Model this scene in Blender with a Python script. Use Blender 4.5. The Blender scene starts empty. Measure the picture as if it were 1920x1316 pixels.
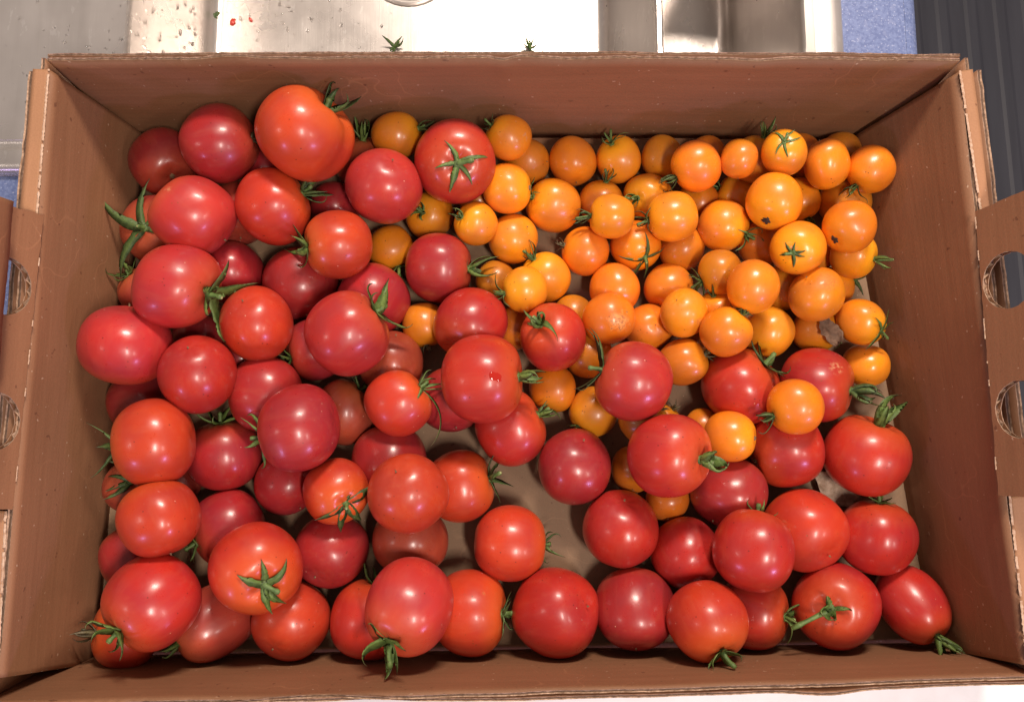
import bpy, bmesh, math, random
from mathutils import Vector, Matrix, noise
from mathutils.geometry import delaunay_2d_cdt
R = math.radians
scene = bpy.context.scene
col = scene.collection

# ------------------------------------------------------------------ camera
cam_d = bpy.data.cameras.new('camera'); cam = bpy.data.objects.new('camera', cam_d); col.objects.link(cam)
cam.location = (0, 0, 0.60); cam.rotation_euler = (R(8), 0, 0)
cam_d.sensor_width = 36; cam_d.lens = 31.18; cam_d.clip_start = 0.02; cam_d.clip_end = 50
scene.camera = cam
# ------------------------------------------------------------------ world, lamps, exposure
w = bpy.data.worlds.new('World'); scene.world = w; w.use_nodes = True
bg = w.node_tree.nodes['Background']; bg.inputs[0].default_value = (1.0, .90, .84, 1); bg.inputs[1].default_value = AMBIENT = 0.24
scene.view_settings.view_transform = 'Standard'; scene.view_settings.look = 'None'
scene.view_settings.exposure = 0.0; scene.view_settings.gamma = 1
def lamp(name, direction, dist, sx, sy, watts, colour, roll=0):
    d = bpy.data.lights.new(name, 'AREA'); d.shape = 'RECTANGLE'; d.size = sx; d.size_y = sy; d.energy = watts; d.color = colour
    o = bpy.data.objects.new(name, d); col.objects.link(o)
    v = Vector(direction).normalized(); o.location = v * dist + Vector((0, -.02, .03))
    z = v; x = Vector((1, 0, 0)) - z * z.x; x.normalize(); y = z.cross(x)
    o.rotation_euler = (Matrix((x, y, z)).transposed() @ Matrix.Rotation(roll, 3, 'Z')).to_euler()
    return o
lamp('ceiling_lamp', (.13, .70, .72), 1.6, .36, .19, 23, (1, .86, .74))
lamp('ceiling_lamp', (.27, -.27, .92), 2.0, .17, .44, 24, (1, .87, .77))
lamp('ceiling_lamp', (.62, -.30, .72), 2.3, .14, .34, 6, (1, .88, .80))
lamp('ceiling_lamp', (-.72, -.12, .68), 2.3, .30, .24, 3, (1, .88, .80))
lamp('window_lamp', (.62, -.72, .42), 2.2, .30, .16, 10, (.62, .46, 1))
lamp('window_lamp', (-.60, -.68, .42), 2.2, .22, .16, 5, (.62, .46, 1))

# ------------------------------------------------------------------ helpers
def link(name, bm, mats, parent=None, smooth=True, kind=None):
    me = bpy.data.meshes.new(name); bm.normal_update(); bm.to_mesh(me); bm.free()
    for m in (mats if isinstance(mats, (list, tuple)) else [mats]): me.materials.append(m)
    if smooth: me.polygons.foreach_set('use_smooth', [True] * len(me.polygons))
    o = bpy.data.objects.new(name, me); col.objects.link(o)
    if parent: o.parent = parent
    if kind: o['kind'] = kind
    return o
def tag(o, label, cat, group=None):
    o['label'] = label; o['category'] = cat
    if group: o['group'] = group
    return o
def empty(name, loc=(0, 0, 0), parent=None):
    o = bpy.data.objects.new(name, None); col.objects.link(o); o.location = loc; o.empty_display_size = .01
    if parent: o.parent = parent
    return o

class NT:
    def __init__(s, name):
        s.m = bpy.data.materials.new(name); s.m.use_nodes = True; s.t = s.m.node_tree; s.b = s.t.nodes['Principled BSDF']
    def n(s, typ, **kw):
        nd = s.t.nodes.new('ShaderNode' + typ)
        for k, v in kw.items():
            if k.startswith('i_'):
                nd.inputs[int(k[2:]) if k[2:].isdigit() else k[2:].replace('_', ' ')].default_value = v
            else: setattr(nd, k, v)
        return nd
    def l(s, a, b): s.t.links.new(a, b)
    def noise(s, vec, scale, detail=3, rough=.55):
        nd = s.n('TexNoise'); nd.inputs['Scale'].default_value = scale; nd.inputs['Detail'].default_value = detail; nd.inputs['Roughness'].default_value = rough
        if vec: s.l(vec, nd.inputs['Vector'])
        return nd.outputs['Fac']
    def map(s, val, a, b, c=0., d=1.):
        nd = s.n('MapRange'); s.l(val, nd.inputs[0])
        for i, x in enumerate((a, b, c, d)): nd.inputs[i + 1].default_value = x
        return nd.outputs[0]
    def mix(s, fac, a, b, mode='MIX'):
        nd = s.n('Mix', data_type='RGBA', blend_type=mode)
        for sock, v in ((nd.inputs[0], fac), (nd.inputs[6], a), (nd.inputs[7], b)):
            if hasattr(v, 'links'): s.l(v, sock)
            elif isinstance(v, (int, float)): sock.default_value = v
            else: sock.default_value = (*v, 1) if len(v) == 3 else v
        return nd.outputs[2]
    def math(s, op, a, b=None):
        nd = s.n('Math', operation=op)
        for i, v in enumerate((a, b)):
            if v is None: continue
            if hasattr(v, 'links'): s.l(v, nd.inputs[i])
            else: nd.inputs[i].default_value = v
        return nd.outputs[0]
    def scale(s, vec, sc):
        nd = s.n('Mapping'); s.l(vec, nd.inputs[0]); nd.inputs['Scale'].default_value = sc
        return nd.outputs[0]
    def bump(s, h, strength, dist):
        nd = s.n('Bump'); nd.inputs['Strength'].default_value = strength; nd.inputs['Distance'].default_value = dist
        s.l(h, nd.inputs['Height']); s.l(nd.outputs[0], s.b.inputs['Normal'])
    def set(s, **kw):
        for k, v in kw.items():
            i = s.b.inputs[k.replace('_', ' ')]
            if hasattr(v, 'links'): s.l(v, i)
            elif isinstance(v, tuple) and len(v) == 3 and i.type == 'RGBA': i.default_value = (*v, 1)
            else: i.default_value = v
        return s.m
    def obj(s): return s.n('TexCoord').outputs['Object']
    def uv(s): return s.n('TexCoord').outputs['UV']

# ------------------------------------------------------------------ materials
def card_mat(name, base, dark, stain=True):
    k = NT(name); uv = k.uv(); ob = k.obj()
    st = k.noise(k.scale(uv, (9, 160, 1)), 1.0, 4)                  # faint corrugation streaks along the board
    bl = k.noise(ob, 16, 4); fi = k.noise(ob, 900, 2)
    fl = k.noise(k.scale(uv, (3, 420, 1)), 1.0, 2); c = k.mix(k.map(k.math('ADD', k.math('MULTIPLY', st, .65), k.math('MULTIPLY', fl, .35)), .34, .66), dark, base)
    c = k.mix(k.map(bl, .35, .75, 0, .55), c, tuple(x * .72 for x in base))
    wide = k.noise(k.scale(ob, (1, 1, 1.6)), 7, 3); c = k.mix(k.map(wide, .4, .68, 0, .35), c, (base[0] * 1.18, base[1] * 1.14, base[2] * 1.16))
    sc = k.noise(k.scale(ob, (1, 1, 1)), 26, 2, .35); ln = k.math('MULTIPLY', k.map(k.math('ABSOLUTE', k.math('SUBTRACT', sc, .5)), 0, .006, 1, 0), k.map(k.noise(ob, 11, 2), .54, .62))
    c = k.mix(k.math('MULTIPLY', ln, .34), c, tuple(min(1, x * 1.8) for x in base))    # soft scratches and creases
    c = k.mix(k.map(fi, .35, .75, 0, .16), c, tuple(min(1, x * 1.5) for x in base))
    sp = k.noise(ob, 210, 2, .4)
    c = k.mix(k.map(sp, .72, .76, 0, .55), c, (.09, .03, .018))    # flecks and juice spots
    lt = k.noise(k.scale(ob, (1, 1, 1)), 330, 1, .4)
    c = k.mix(k.map(lt, .76, .79, 0, .5), c, (.62, .45, .32))       # pale scuffs
    k.bump(k.math('ADD', k.math('MULTIPLY', st, .6), k.math('MULTIPLY', fi, .25)), .45, .0008)
    return k.set(Base_Color=c, Roughness=.62, Specular_IOR_Level=.35)
M_card = card_mat('cardboard', (.278, .132, .067), (.226, .103, .050))
M_floor = card_mat('cardboard_base', (.265, .165, .096), (.190, .114, .065))
M_strip_lit = card_mat('cardboard_fold_lit', (.41, .205, .105), (.36, .175, .088))  # same board, paler: light on the upward-facing fold put into the colour
def leaf_mat_(name, a, b):
    k = NT(name); n = k.noise(k.obj(), 500, 3); k.bump(n, .6, .001)
    return k.set(Base_Color=k.mix(k.map(n, .3, .7), a, b), Roughness=.9)
def edge_mat():
    k = NT('torn_cardboard_edge'); ob = k.obj()
    a = k.noise(ob, 420, 3); b = k.noise(ob, 90, 2)
    c = k.mix(k.map(a, .35, .68), (.26, .15, .09), (.60, .40, .28)); c = k.mix(k.map(b, .45, .65, 0, .5), c, (.33, .20, .125))
    k.bump(a, .8, .0012)
    return k.set(Base_Color=c, Roughness=.85)
M_edge = edge_mat()
M_core = leaf_mat_('cardboard_fluting', (.075, .042, .026), (.17, .10, .062))
def worn_mat():
    k = NT('worn_paper_crease'); a = k.noise(k.obj(), 500, 3)
    k.bump(a, .8, .001)
    return k.set(Base_Color=k.mix(k.map(a, .3, .7), (.42, .24, .145), (.66, .47, .34)), Roughness=.85)
M_worn = worn_mat()

def skin_mat(name, sss, rough, specks, scar=None):
    k = NT(name); ob = k.obj(); gen = k.n('TexCoord').outputs['Generated']
    info = k.n('ObjectInfo'); base = info.outputs['Color']
    hs = k.n('HueSaturation'); k.l(base, hs.inputs['Color']); hs.inputs['Value'].default_value = .70; hs.inputs['Saturation'].default_value = .97; hs.inputs['Hue'].default_value = .494
    big = k.noise(ob, 38, 2)
    c = k.mix(k.map(big, .35, .7, 0, .75), base, hs.outputs[0])
    sep = k.n('SeparateXYZ'); k.l(gen, sep.inputs[0])
    h2 = k.n('HueSaturation'); k.l(base, h2.inputs['Color']); h2.inputs['Hue'].default_value = .517; h2.inputs['Value'].default_value = 1.12
    c = k.mix(k.map(sep.outputs[2], .72, 1.0, 0, .6), c, h2.outputs[0])   # shoulders ripen last
    # meridian streaks under the skin
    st = k.noise(k.scale(gen, (14, 14, 1.2)), 1, 2); c = k.mix(k.map(st, .5, .75, 0, .035), c, (.95, .45, .20))
    v = k.n('TexVoronoi'); k.l(ob, v.inputs['Vector']); v.inputs['Scale'].default_value = 300
    msk = k.math('MULTIPLY', k.map(v.outputs['Distance'], .10, .16, 1, 0), k.map(k.noise(ob, 130, 1), .56, .62))
    c = k.mix(k.math('MULTIPLY', msk, .8), c, specks)
    v2 = k.n('TexVoronoi'); k.l(ob, v2.inputs['Vector']); v2.inputs['Scale'].default_value = 210
    m2 = k.math('MULTIPLY', k.map(v2.outputs['Distance'], .05, .09, 1, 0), k.map(k.noise(ob, 70, 1), .60, .66))
    c = k.mix(k.math('MULTIPLY', m2, .7), c, (.85, .55, .40))
    rgh = k.map(k.noise(ob, 75, 5, .65), .3, .72, rough - .07, rough + .14)
    hgt = k.math('ADD', k.math('MULTIPLY', k.noise(ob, 48, 2), 2.2), k.math('MULTIPLY', k.noise(ob, 170, 3), .35))
    if scar:
        p, rad, kind = scar
        vd = k.n('VectorMath', operation='DISTANCE'); k.l(ob, vd.inputs[0]); vd.inputs[1].default_value = p
        wob = k.noise(ob, 260, 4)
        dd = k.math('ADD', vd.outputs['Value'], k.math('MULTIPLY', k.math('SUBTRACT', wob, .5), rad * (2.2 if kind == 'swirl' else .9)))
        if kind == 'swirl':
            ring = k.math('SINE', k.math('MULTIPLY', dd, 15 / rad))
            ln = k.math('MULTIPLY', k.map(ring, .35, .9), k.map(dd, rad * .75, rad, 1, 0))
            c = k.mix(k.map(dd, rad * .5, rad * .9, .55, 0), c, (.85, .40, .14)); c = k.mix(k.math('MULTIPLY', ln, .8), c, (.36, .12, .05))
            hgt = k.math('ADD', hgt, k.math('MULTIPLY', ln, .8))
        elif kind == 'russet':
            cr = k.noise(k.scale(ob, (1, 1, 1)), 520, 5, .7)
            ln = k.math('MULTIPLY', k.map(k.math('ABSOLUTE', k.math('SUBTRACT', cr, .5)), .0, .035, 1, 0), k.map(dd, rad * .5, rad, 1, 0))
            c = k.mix(k.map(dd, rad * .3, rad, .4, 0), c, (.72, .22, .05)); c = k.mix(k.math('MULTIPLY', ln, .75), c, (.25, .08, .03))
            rgh = k.math('ADD', rgh, k.map(dd, rad * .5, rad, .2, 0))
        else:
            m = k.math('MULTIPLY', k.map(dd, rad * .3, rad, .6, 0), k.map(k.noise(ob, 420, 3), .47, .62))
            c = k.mix(m, c, (.60, .30, .15)); rgh = k.math('ADD', rgh, k.math('MULTIPLY', m, .3))
    k.bump(hgt, .16, .0014)
    k.b.subsurface_method = 'RANDOM_WALK'
    return k.set(Base_Color=c, Roughness=rgh, Subsurface_Weight=sss, Subsurface_Radius=(1.0, .30, .12), Subsurface_Scale=.0022,
                 Specular_IOR_Level=.5, IOR=1.45, Coat_Weight=.22, Coat_Roughness=.17)
M_red = skin_mat('red_tomato_skin', .10, .31, (.12, .015, .01))
M_yel = skin_mat('orange_tomato_skin', .10, .31, (.22, .07, .01))
def green_mat(name, a, b, tip, tipstart):
    k = NT(name); ob = k.obj(); sep = k.n('SeparateXYZ'); k.l(k.uv(), sep.inputs[0])
    n1 = k.noise(ob, 260, 3); n2 = k.noise(ob, 700, 2)
    c = k.mix(k.map(n1, .35, .68), a, b)
    c = k.mix(k.map(sep.outputs[1], .42, .5, 0, .35), c, tuple(min(1, x * 1.8) for x in b))
    c = k.mix(k.map(k.noise(ob, 420, 2), .66, .70, 0, .75), c, (.05, .035, .02))          # dark blemishes
    c = k.mix(k.math('MULTIPLY', k.map(sep.outputs[0], tipstart, 1.0), k.map(n1, .3, .6, .4, 1)), c, tip)
    k.bump(n2, .5, .0006)
    return k.set(Base_Color=c, Roughness=.50, Specular_IOR_Level=.4, Subsurface_Weight=.0)
M_sep = green_mat('sepal_green', (.056, .098, .022), (.120, .180, .044), (.10, .075, .042), .78)
M_sepd = green_mat('sepal_dark_green', (.036, .064, .020), (.074, .115, .032), (.06, .04, .025), .72)
M_dry = green_mat('sepal_withered', (.07, .065, .032), (.13, .115, .06), (.11, .075, .045), .35)
M_stem = green_mat('pedicel_green', (.085, .15, .038), (.155, .23, .07), (.10, .16, .05), .95)
M_cut = NT('pedicel_cut_face').set(Base_Color=(.42, .45, .20), Roughness=.6)
M_scar = NT('dry_stem_scar').set(Base_Color=(.055, .032, .022), Roughness=.8)
M_scarb = NT('corky_stem_scar').set(Base_Color=(.20, .12, .06), Roughness=.8)
M_juice = NT('tomato_juice').set(Base_Color=(.40, .020, .012), Roughness=.07, IOR=1.34)
M_pulp = NT('tomato_scrap').set(Base_Color=(.55, .05, .03), Roughness=.25)
def leaf_mat(name, a, b):
    k = NT(name); n = k.noise(k.obj(), 300, 4); k.bump(n, .8, .001)
    return k.set(Base_Color=k.mix(k.map(n, .3, .7), a, b), Roughness=.8)
M_leaf = leaf_mat('dry_leaf', (.075, .040, .024), (.20, .115, .072))
M_pale = leaf_mat('pale_husk', (.30, .20, .13), (.55, .42, .32))
def steel_mat():
    k = NT('brushed_steel'); ob = k.obj()
    br = k.noise(k.scale(ob, (900, 14, 60)), 1, 3); sm = k.noise(ob, 14, 4)
    sc = k.noise(k.scale(ob, (160, 60, 60)), 1, 3, .65)
    c = k.mix(k.map(sm, .3, .7), (.54, .49, .455), (.66, .605, .565))
    c = k.mix(k.map(sc, .62, .66, 0, .35), c, (.80, .76, .72))
    str_ = k.noise(k.scale(ob, (26, 3, 6)), 1, 4, .6); c = k.mix(k.map(str_, .5, .72, 0, .5), c, (.36, .32, .29))
    k.bump(k.math('ADD', k.math('MULTIPLY', br, .5), k.math('MULTIPLY', sm, 2.0)), .10, .0008)
    return k.set(Base_Color=c, Metallic=.68, Roughness=k.map(sm, .3, .7, .24, .34))
M_steel = steel_mat()
M_water = NT('water').set(Base_Color=(1, 1, 1), Roughness=.02, Transmission_Weight=1.0, IOR=1.33)
def lam_mat():
    k = NT('blue_laminate'); ob = k.obj(); a = k.noise(ob, 420, 3); b = k.noise(ob, 140, 3)
    c = k.mix(k.map(a, .38, .62), (.125, .165, .33), (.185, .235, .42)); c = k.mix(k.map(b, .58, .68, 0, .7), c, (.22, .26, .43))
    c = k.mix(k.map(k.noise(ob, 600, 1), .64, .68, 0, .8), c, (.36, .40, .56))
    return k.set(Base_Color=c, Roughness=.34)
M_lam = lam_mat()
def vinyl_mat():
    k = NT('ribbed_vinyl'); ob = k.obj(); a = k.noise(k.scale(ob, (30, 2, 1)), 1, 4)
    return k.set(Base_Color=k.mix(k.map(a, .3, .7), (.040, .040, .050), (.064, .064, .076)), Roughness=.55)
M_vinyl = vinyl_mat()
def white_mat():
    k = NT('white_plastic'); a = k.noise(k.obj(), 60, 4)
    return k.set(Base_Color=k.mix(k.map(a, .3, .7), (.80, .79, .77), (.88, .87, .86)), Roughness=.4)
M_white = white_mat()

# ------------------------------------------------------------------ the place: floor, counter, sink
ZD = -.008                                                     # top of the sink deck, the box stands on it
def prism_sheet(bm, outer, holes, z0, z1, mi=0):
    """flat slab between z0 (low) and z1 with holes, from 2-D loops"""
    loops = [outer] + holes; pts = []; edges = []
    for lp in loops:
        b = len(pts); pts += [Vector(p) for p in lp]; edges += [(b + i, b + (i + 1) % len(lp)) for i in range(len(lp))]
    vs, es, fs, *_ = delaunay_2d_cdt(pts, edges, [], 0, 1e-7)
    def inside(p, lp):
        c = False
        for i in range(len(lp)):
            (x1, y1), (x2, y2) = lp[i], lp[i - 1]
            if (y1 > p[1]) != (y2 > p[1]) and p[0] < (x2 - x1) * (p[1] - y1) / (y2 - y1) + x1: c = not c
        return c
    top = [bm.verts.new((v.x, v.y, z1)) for v in vs]; bot = [bm.verts.new((v.x, v.y, z0)) for v in vs]
    for f in fs:
        cx = sum(vs[i].x for i in f) / 3; cy = sum(vs[i].y for i in f) / 3
        if not inside((cx, cy), outer) or any(inside((cx, cy), h) for h in holes): continue
        a = bm.faces.new([top[i] for i in f]); b = bm.faces.new([bot[i] for i in reversed(f)])
        a.material_index = b.material_index = mi
    n = 0
    for lp in loops:
        m = len(lp)
        for i in range(m):
            j = (i + 1) % m
            try: bm.faces.new((top[n + i], top[n + j], bot[n + j], bot[n + i])).material_index = mi
            except ValueError: pass
        n += m
    return top, bot
def rrect(x0, y0, x1, y1, r, seg=8):
    out = []
    for cx, cy, a0 in ((x1 - r, y1 - r, 0), (x0 + r, y1 - r, 90), (x0 + r, y0 + r, 180), (x1 - r, y0 + r, 270)):
        for i in range(seg + 1):
            a = R(a0 + 90 * i / seg); out.append((cx + r * math.cos(a), cy + r * math.sin(a)))
    return out

XR = .2905                                                     # right edge of the countertop at the back
XRF = .2905
bm = bmesh.new(); n = 60; dx = .052                             # ribbed vinyl floor, 0.9 m below
rows = []
for i in range(-20, 46):
    for off, h in ((0, 0), (.006, .0022), (.020, .0022), (.026, 0)):
        rows.append((i * dx + off, h))
vv = [[bm.verts.new((x - y * .02, y, -.90 + h)) for x, h in rows] for y in (-2.2, 2.6)]
for i in range(len(rows) - 1): bm.faces.new((vv[0][i], vv[0][i + 1], vv[1][i + 1], vv[1][i]))
link('floor', bm, M_vinyl, smooth=False, kind='structure')

SX0, SX1, SY0, SY1 = -.62, .2315, .2120, .70                    # outer rim of the sink
B1 = (-.2822, .2720, .1062, .64); B2 = (.1090, .2640, .2140, .50)   # the two basins
bm = bmesh.new()
ctop = [(-1.2, -.52), (XRF, -.52), (XR + .0, .8), (-1.2, .8)]
prism_sheet(bm, ctop, [[(SX0 + .012, SY0 + .012), (SX1 - .012, SY0 + .012), (SX1 - .012, SY1 - .012), (SX0 + .012, SY1 - .012)][::-1]], -.048, -.0135)
counter = link('countertop', bm, M_lam, smooth=False, kind='structure')
bm = bmesh.new()                                                # rounded laminate nose along the right edge
prof = [(0, -.0132)] + [(.012 * math.sin(R(a)) , -.0252 + .012 * math.cos(R(a))) for a in range(0, 91, 15)] + [(.012, -.048), (0, -.048)]
ends = [[bm.verts.new((x + px, y, pz)) for px, pz in prof] for x, y in ((XRF - .001, -.52), (XR - .001, .8))]
for i in range(len(prof) - 1): bm.faces.new((ends[0][i], ends[0][i + 1], ends[1][i + 1], ends[1][i]))
bm.faces.new(ends[1]); bm.faces.new(list(reversed(ends[0])))
link('counter_nosing', bm, M_lam, counter)

sink = empty('sink', (0, .3, ZD)); tag(sink, 'stainless steel double basin sink with wet drainboard behind the box', 'sink')
def rel(o): o.location = (0, -.3, -ZD); return o
bm = bmesh.new()
b1 = rrect(*B1, .030); b2 = rrect(*B2, .046)
prism_sheet(bm, rrect(SX0, SY0 + .026, SX1 - .010, SY1, .012, 3), [b1[::-1], b2[::-1]], ZD - .0012, ZD)
rel(link('deck', bm, M_steel, sink, smooth=False))
bm = bmesh.new()                                                # raised rolled bead along the front and the right side
def bead(path, prof):
    rings = []
    for (x, y), (nx, ny) in path: rings.append([bm.verts.new((x + nx * a, y + ny * a, ZD + h)) for a, h in prof])
    for p, q in zip(rings, rings[1:]):
        for i in range(len(prof) - 1): bm.faces.new((p[i], q[i], q[i + 1], p[i + 1]))
pf = [(0, .0002), (.0025, -.0016), (.0055, -.0012), (.0075, .0016), (.010, .0026), (.018, .0028), (.0225, .0018), (.0245, -.0015), (.0255, -.0052)]
s = 2 ** -.5
bead([((SX0, SY0 + .026), (0, -1)), ((SX1 - .034, SY0 + .026), (0, -1))], pf)
pr = [(0, .0002), (.004, .0014), (.014, .0022), (.019, .0012), (.0208, -.0015), (.0215, -.0052)]
bead([((SX1 - .0105, SY0 + .002), (1, 0)), ((SX1 - .0105, SY1), (1, 0))], pr)
rel(link('rim_bead', bm, M_steel, sink))
def basin(B, rc, depth, fil, name, slant=0.):
    bm = bmesh.new(); rings = []
    prof = [(0, -.0004), (.0015, -.002), (.002, -.006)] + [(.0025 + .004 * t, -.006 - (depth - fil - .006) * t) for t in (.25, .5, .75, 1)]
    prof += [(.0065 + fil * (1 - math.cos(R(a))), -(depth - fil) - fil * math.sin(R(a))) for a in range(15, 91, 15)]
    for ins, z in prof:
        x0, y0, x1, y1 = B; rr = max(.004, rc - ins * 1.2)
        rings.append([bm.verts.new((x, y, ZD + z)) for x, y in rrect(x0 + ins, y0 + ins, x1 - ins - slant * min(1, -z / (depth - fil)), y1 - ins, rr)])
    for p, q in zip(rings, rings[1:]):
        for i in range(len(p)): bm.faces.new((p[i], p[(i + 1) % len(p)], q[(i + 1) % len(p)], q[i]))
    bm.faces.new(rings[-1])
    return rel(link(name, bm, M_steel, sink))
D1 = .158
basin(B1, .030, D1, .010, 'basin', .012); basin(B2, .046, .190, .014, 'basin')
DC = Vector((-.0950, .4700))                                    # drain
bm = bmesh.new(); zb = ZD - D1
prof = [(.042, .0006), (.0405, .0022), (.0385, .0026), (.036, .0012), (.030, -.0015), (.016, -.0025), (.015, .0035), (.010, .006), (0.0001, .0065)]
rings = [[bm.verts.new((DC.x + r * math.cos(R(a)), DC.y + r * math.sin(R(a)), zb + .0004 + h)) for a in range(0, 360, 10)] for r, h in prof]
for p, q in zip(rings, rings[1:]):
    for i in range(36): bm.faces.new((p[i], p[(i + 1) % 36], q[(i + 1) % 36], q[i]))
rel(link('drain', bm, M_steel, sink))
# water drops on the steel
rng = random.Random(5); bm = bmesh.new()
def drop(x, y, z, r, n=Vector((0, 0, 1)), el=1., h=.5, rot=0.):
    t = n.orthogonal().normalized(); b = n.cross(t); rings = []; sg = 8
    wob = [rng.uniform(.75, 1.25) for _ in range(sg)]
    for k in range(4):
        a = R(90 * k / 3.0); rr = r * math.cos(a); zz = r * h * math.sin(a)
        if k == 3: rings.append([bm.verts.new(Vector((x, y, z)) + n * zz)]); break
        ring = []
        for i in range(sg):
            f = math.tau * i / sg; lx, ly = rr * wob[i] * math.cos(f) * el, rr * wob[i] * math.sin(f)
            lx, ly = lx * math.cos(rot) - ly * math.sin(rot), lx * math.sin(rot) + ly * math.cos(rot)
            ring.append(bm.verts.new(Vector((x, y, z)) + t * lx + b * ly + n * zz))
        rings.append(ring)
    for p, q in zip(rings, rings[1:]):
        for i in range(sg):
            j = (i + 1) % sg
            bm.faces.new((p[i], p[j], q[0])) if len(q) == 1 else bm.faces.new((p[i], p[j], q[j], q[i]))
for _ in range(520):
    if rng.random() < .45:
        x = -.262 - abs(rng.gauss(0, .055)); y = rng.uniform(.245, .50); z = ZD + .0002
        if x < -.5: continue
        drop(x, y, z, rng.choice((.0004, .0005, .0006, .0008, .0011)), el=rng.uniform(1, 2.2), rot=rng.uniform(0, 3))
    elif rng.random() < .35:
        t = rng.uniform(.05, .85); drop(B1[0] + .0027 + .004 * t, rng.uniform(.28, .5), ZD - .006 - .136 * t, rng.uniform(.0006, .0017), Vector((1, 0, .03)).normalized(), rng.uniform(1, 2.4), .5, rng.uniform(0, 3))
    else:
        x = B1[0] + .024 + abs(rng.gauss(0, .07)); y = rng.uniform(.29, .5)
        if x > .06 or (Vector((x, y)) - DC).length < .045: continue
        drop(x, y, zb + .0003, rng.choice((.0005, .0007, .0009, .0015)), el=rng.uniform(1, 2), rot=rng.uniform(0, 3), h=.4)
o = link('water_droplets', bm, M_water, kind='stuff'); o['label'] = 'scattered water droplets on the steel drainboard and basin'; o['category'] = 'water'

# plain white board lying under the front of the box
bm = bmesh.new(); prism_sheet(bm, rrect(-.30, -.50, .40, -.09, .012, 4), [], -.0131, -.0090)
o = link('white_board', bm, M_white, smooth=False); tag(o, 'white board peeking out below the front rim of the box', 'cutting board')

# ------------------------------------------------------------------ the cardboard box
BOX = {'rear': [(-0.27155, 0.23743, 0.0), (0.26382, 0.23428, 0.0), (0.26765, 0.2451, 0.1), (-0.27751, 0.2451, 0.1)], 'front': [(-0.29196, -0.11609, 0.0), (0.29675, -0.10736, 0.0), (0.28445, -0.10703, 0.1), (-0.28748, -0.12249, 0.1)], 'pad': [(-0.26298, 0.2327, 0.0), (0.23719, 0.22956, 0.0), (0.24982, 0.12068, 0.0), (0.28161, -0.10467, 0.0), (-0.272, -0.11307, 0.0), (-0.27003, 0.12068, 0.0)], 'under': [(-0.2776, 0.24375, 0.0), (0.26886, 0.24296, 0.0), (0.3028, -0.11039, 0.0), (-0.29596, -0.11843, 0.0)], 'left': {'wall': [(-0.27149, -0.12077, 0.0), (-0.25757, 0.23704, 0.0), (-0.27551, 0.23938, 0.1), (-0.27827, -0.10842, 0.1)], 'back': [(-0.28929, -0.12444, 0.0), (-0.2733, 0.24138, 0.0), (-0.28002, 0.24777, 0.098), (-0.28806, -0.12298, 0.098)], 'strips': [[(-0.27582, 0.23938, 0.1), (-0.27619, 0.1505, 0.1), (-0.28663, 0.15306, 0.1), (-0.28538, 0.23972, 0.1)], [(-0.28071, -0.01944, 0.1), (-0.27834, -0.10759, 0.1), (-0.28873, -0.10759, 0.1), (-0.29201, -0.01885, 0.1)]], 'outer': [(-0.28649, -0.11977, 0.0), (-0.27848, 0.2398, 0.0), (-0.28702, 0.24014, 0.097), (-0.29046, -0.10823, 0.097)], 'tab_o': [-0.27242, 0.14986, 0.1], 'tab_u': [-0.028321276800786454, -0.999598872188426, 0.0], 'tab_v': [-0.3744563282928938, 0.010609337023531711, 0.9271838545667874], 'tab_loop': [(0.0, 0.0), (0.1687777014300171, 0.0), (0.16501433931271697, 0.03000745439406658), (0.0016514717362952403, 0.04069658694762724)], 'tab_holes': [(0.045741295168609926, 0.018993500309053685, 0.01615920170616464), (0.12082942737699175, 0.017309638937442702, 0.016109638937442702)]}, 'right': {'wall': [(0.23355, 0.23192, 0.0), (0.27563, -0.11072, 0.0), (0.27939, -0.10175, 0.1), (0.26654, 0.23837, 0.1)], 'back': [(0.26344, 0.24059, 0.0), (0.29903, -0.11441, 0.0), (0.28676, -0.1108, 0.098), (0.27107, 0.24777, 0.098)], 'strips': [[(0.26654, 0.23837, 0.1), (0.27261, 0.15242, 0.1), (0.27834, 0.15434, 0.1), (0.27458, 0.23972, 0.1)], [(0.27661, -0.01125, 0.1), (0.27943, -0.1012, 0.1), (0.28984, -0.1012, 0.1), (0.28799, -0.01008, 0.1)]], 'outer': [(0.26688, 0.23507, 0.0), (0.30976, -0.11039, 0.0), (0.29331, -0.10208, 0.097), (0.27873, 0.24048, 0.097)], 'tab_o': [0.26948, 0.1521, 0.1], 'tab_u': [0.0076183584115215395, -0.9999709798864734, 0.0], 'tab_v': [0.3745957222900432, 0.0028538872919615424, 0.9271838545667874], 'tab_loop': [(0.0, 0.0), (0.16276472345075269, 0.0), (0.16408326464102355, 0.035544525206318824), (-0.004606792525294552, 0.05230042830967845)], 'tab_holes': [(0.0441516936182108, 0.017208067725930837, 0.016008067725930837), (0.11635575795981247, 0.01832743625919899, 0.015817930903680374)]}, 'backflap': [(-0.27111, 0.1425, 0.178), (-0.26125, 0.02806, 0.178), (-0.2697, 0.04186, 0.138), (-0.26838, 0.14618, 0.138)]}
box = empty('cardboard_box', (0, 0, ZD)); tag(box, 'open brown cardboard produce box with raised handle ends, full of tomatoes', 'box')
def inbox(o): o.location = (0, 0, -ZD); return o
CEN = Vector((0, -.02, .05))
def nz(x, y=0., z=0.): return noise.noise(Vector((x, y, z)))
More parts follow.
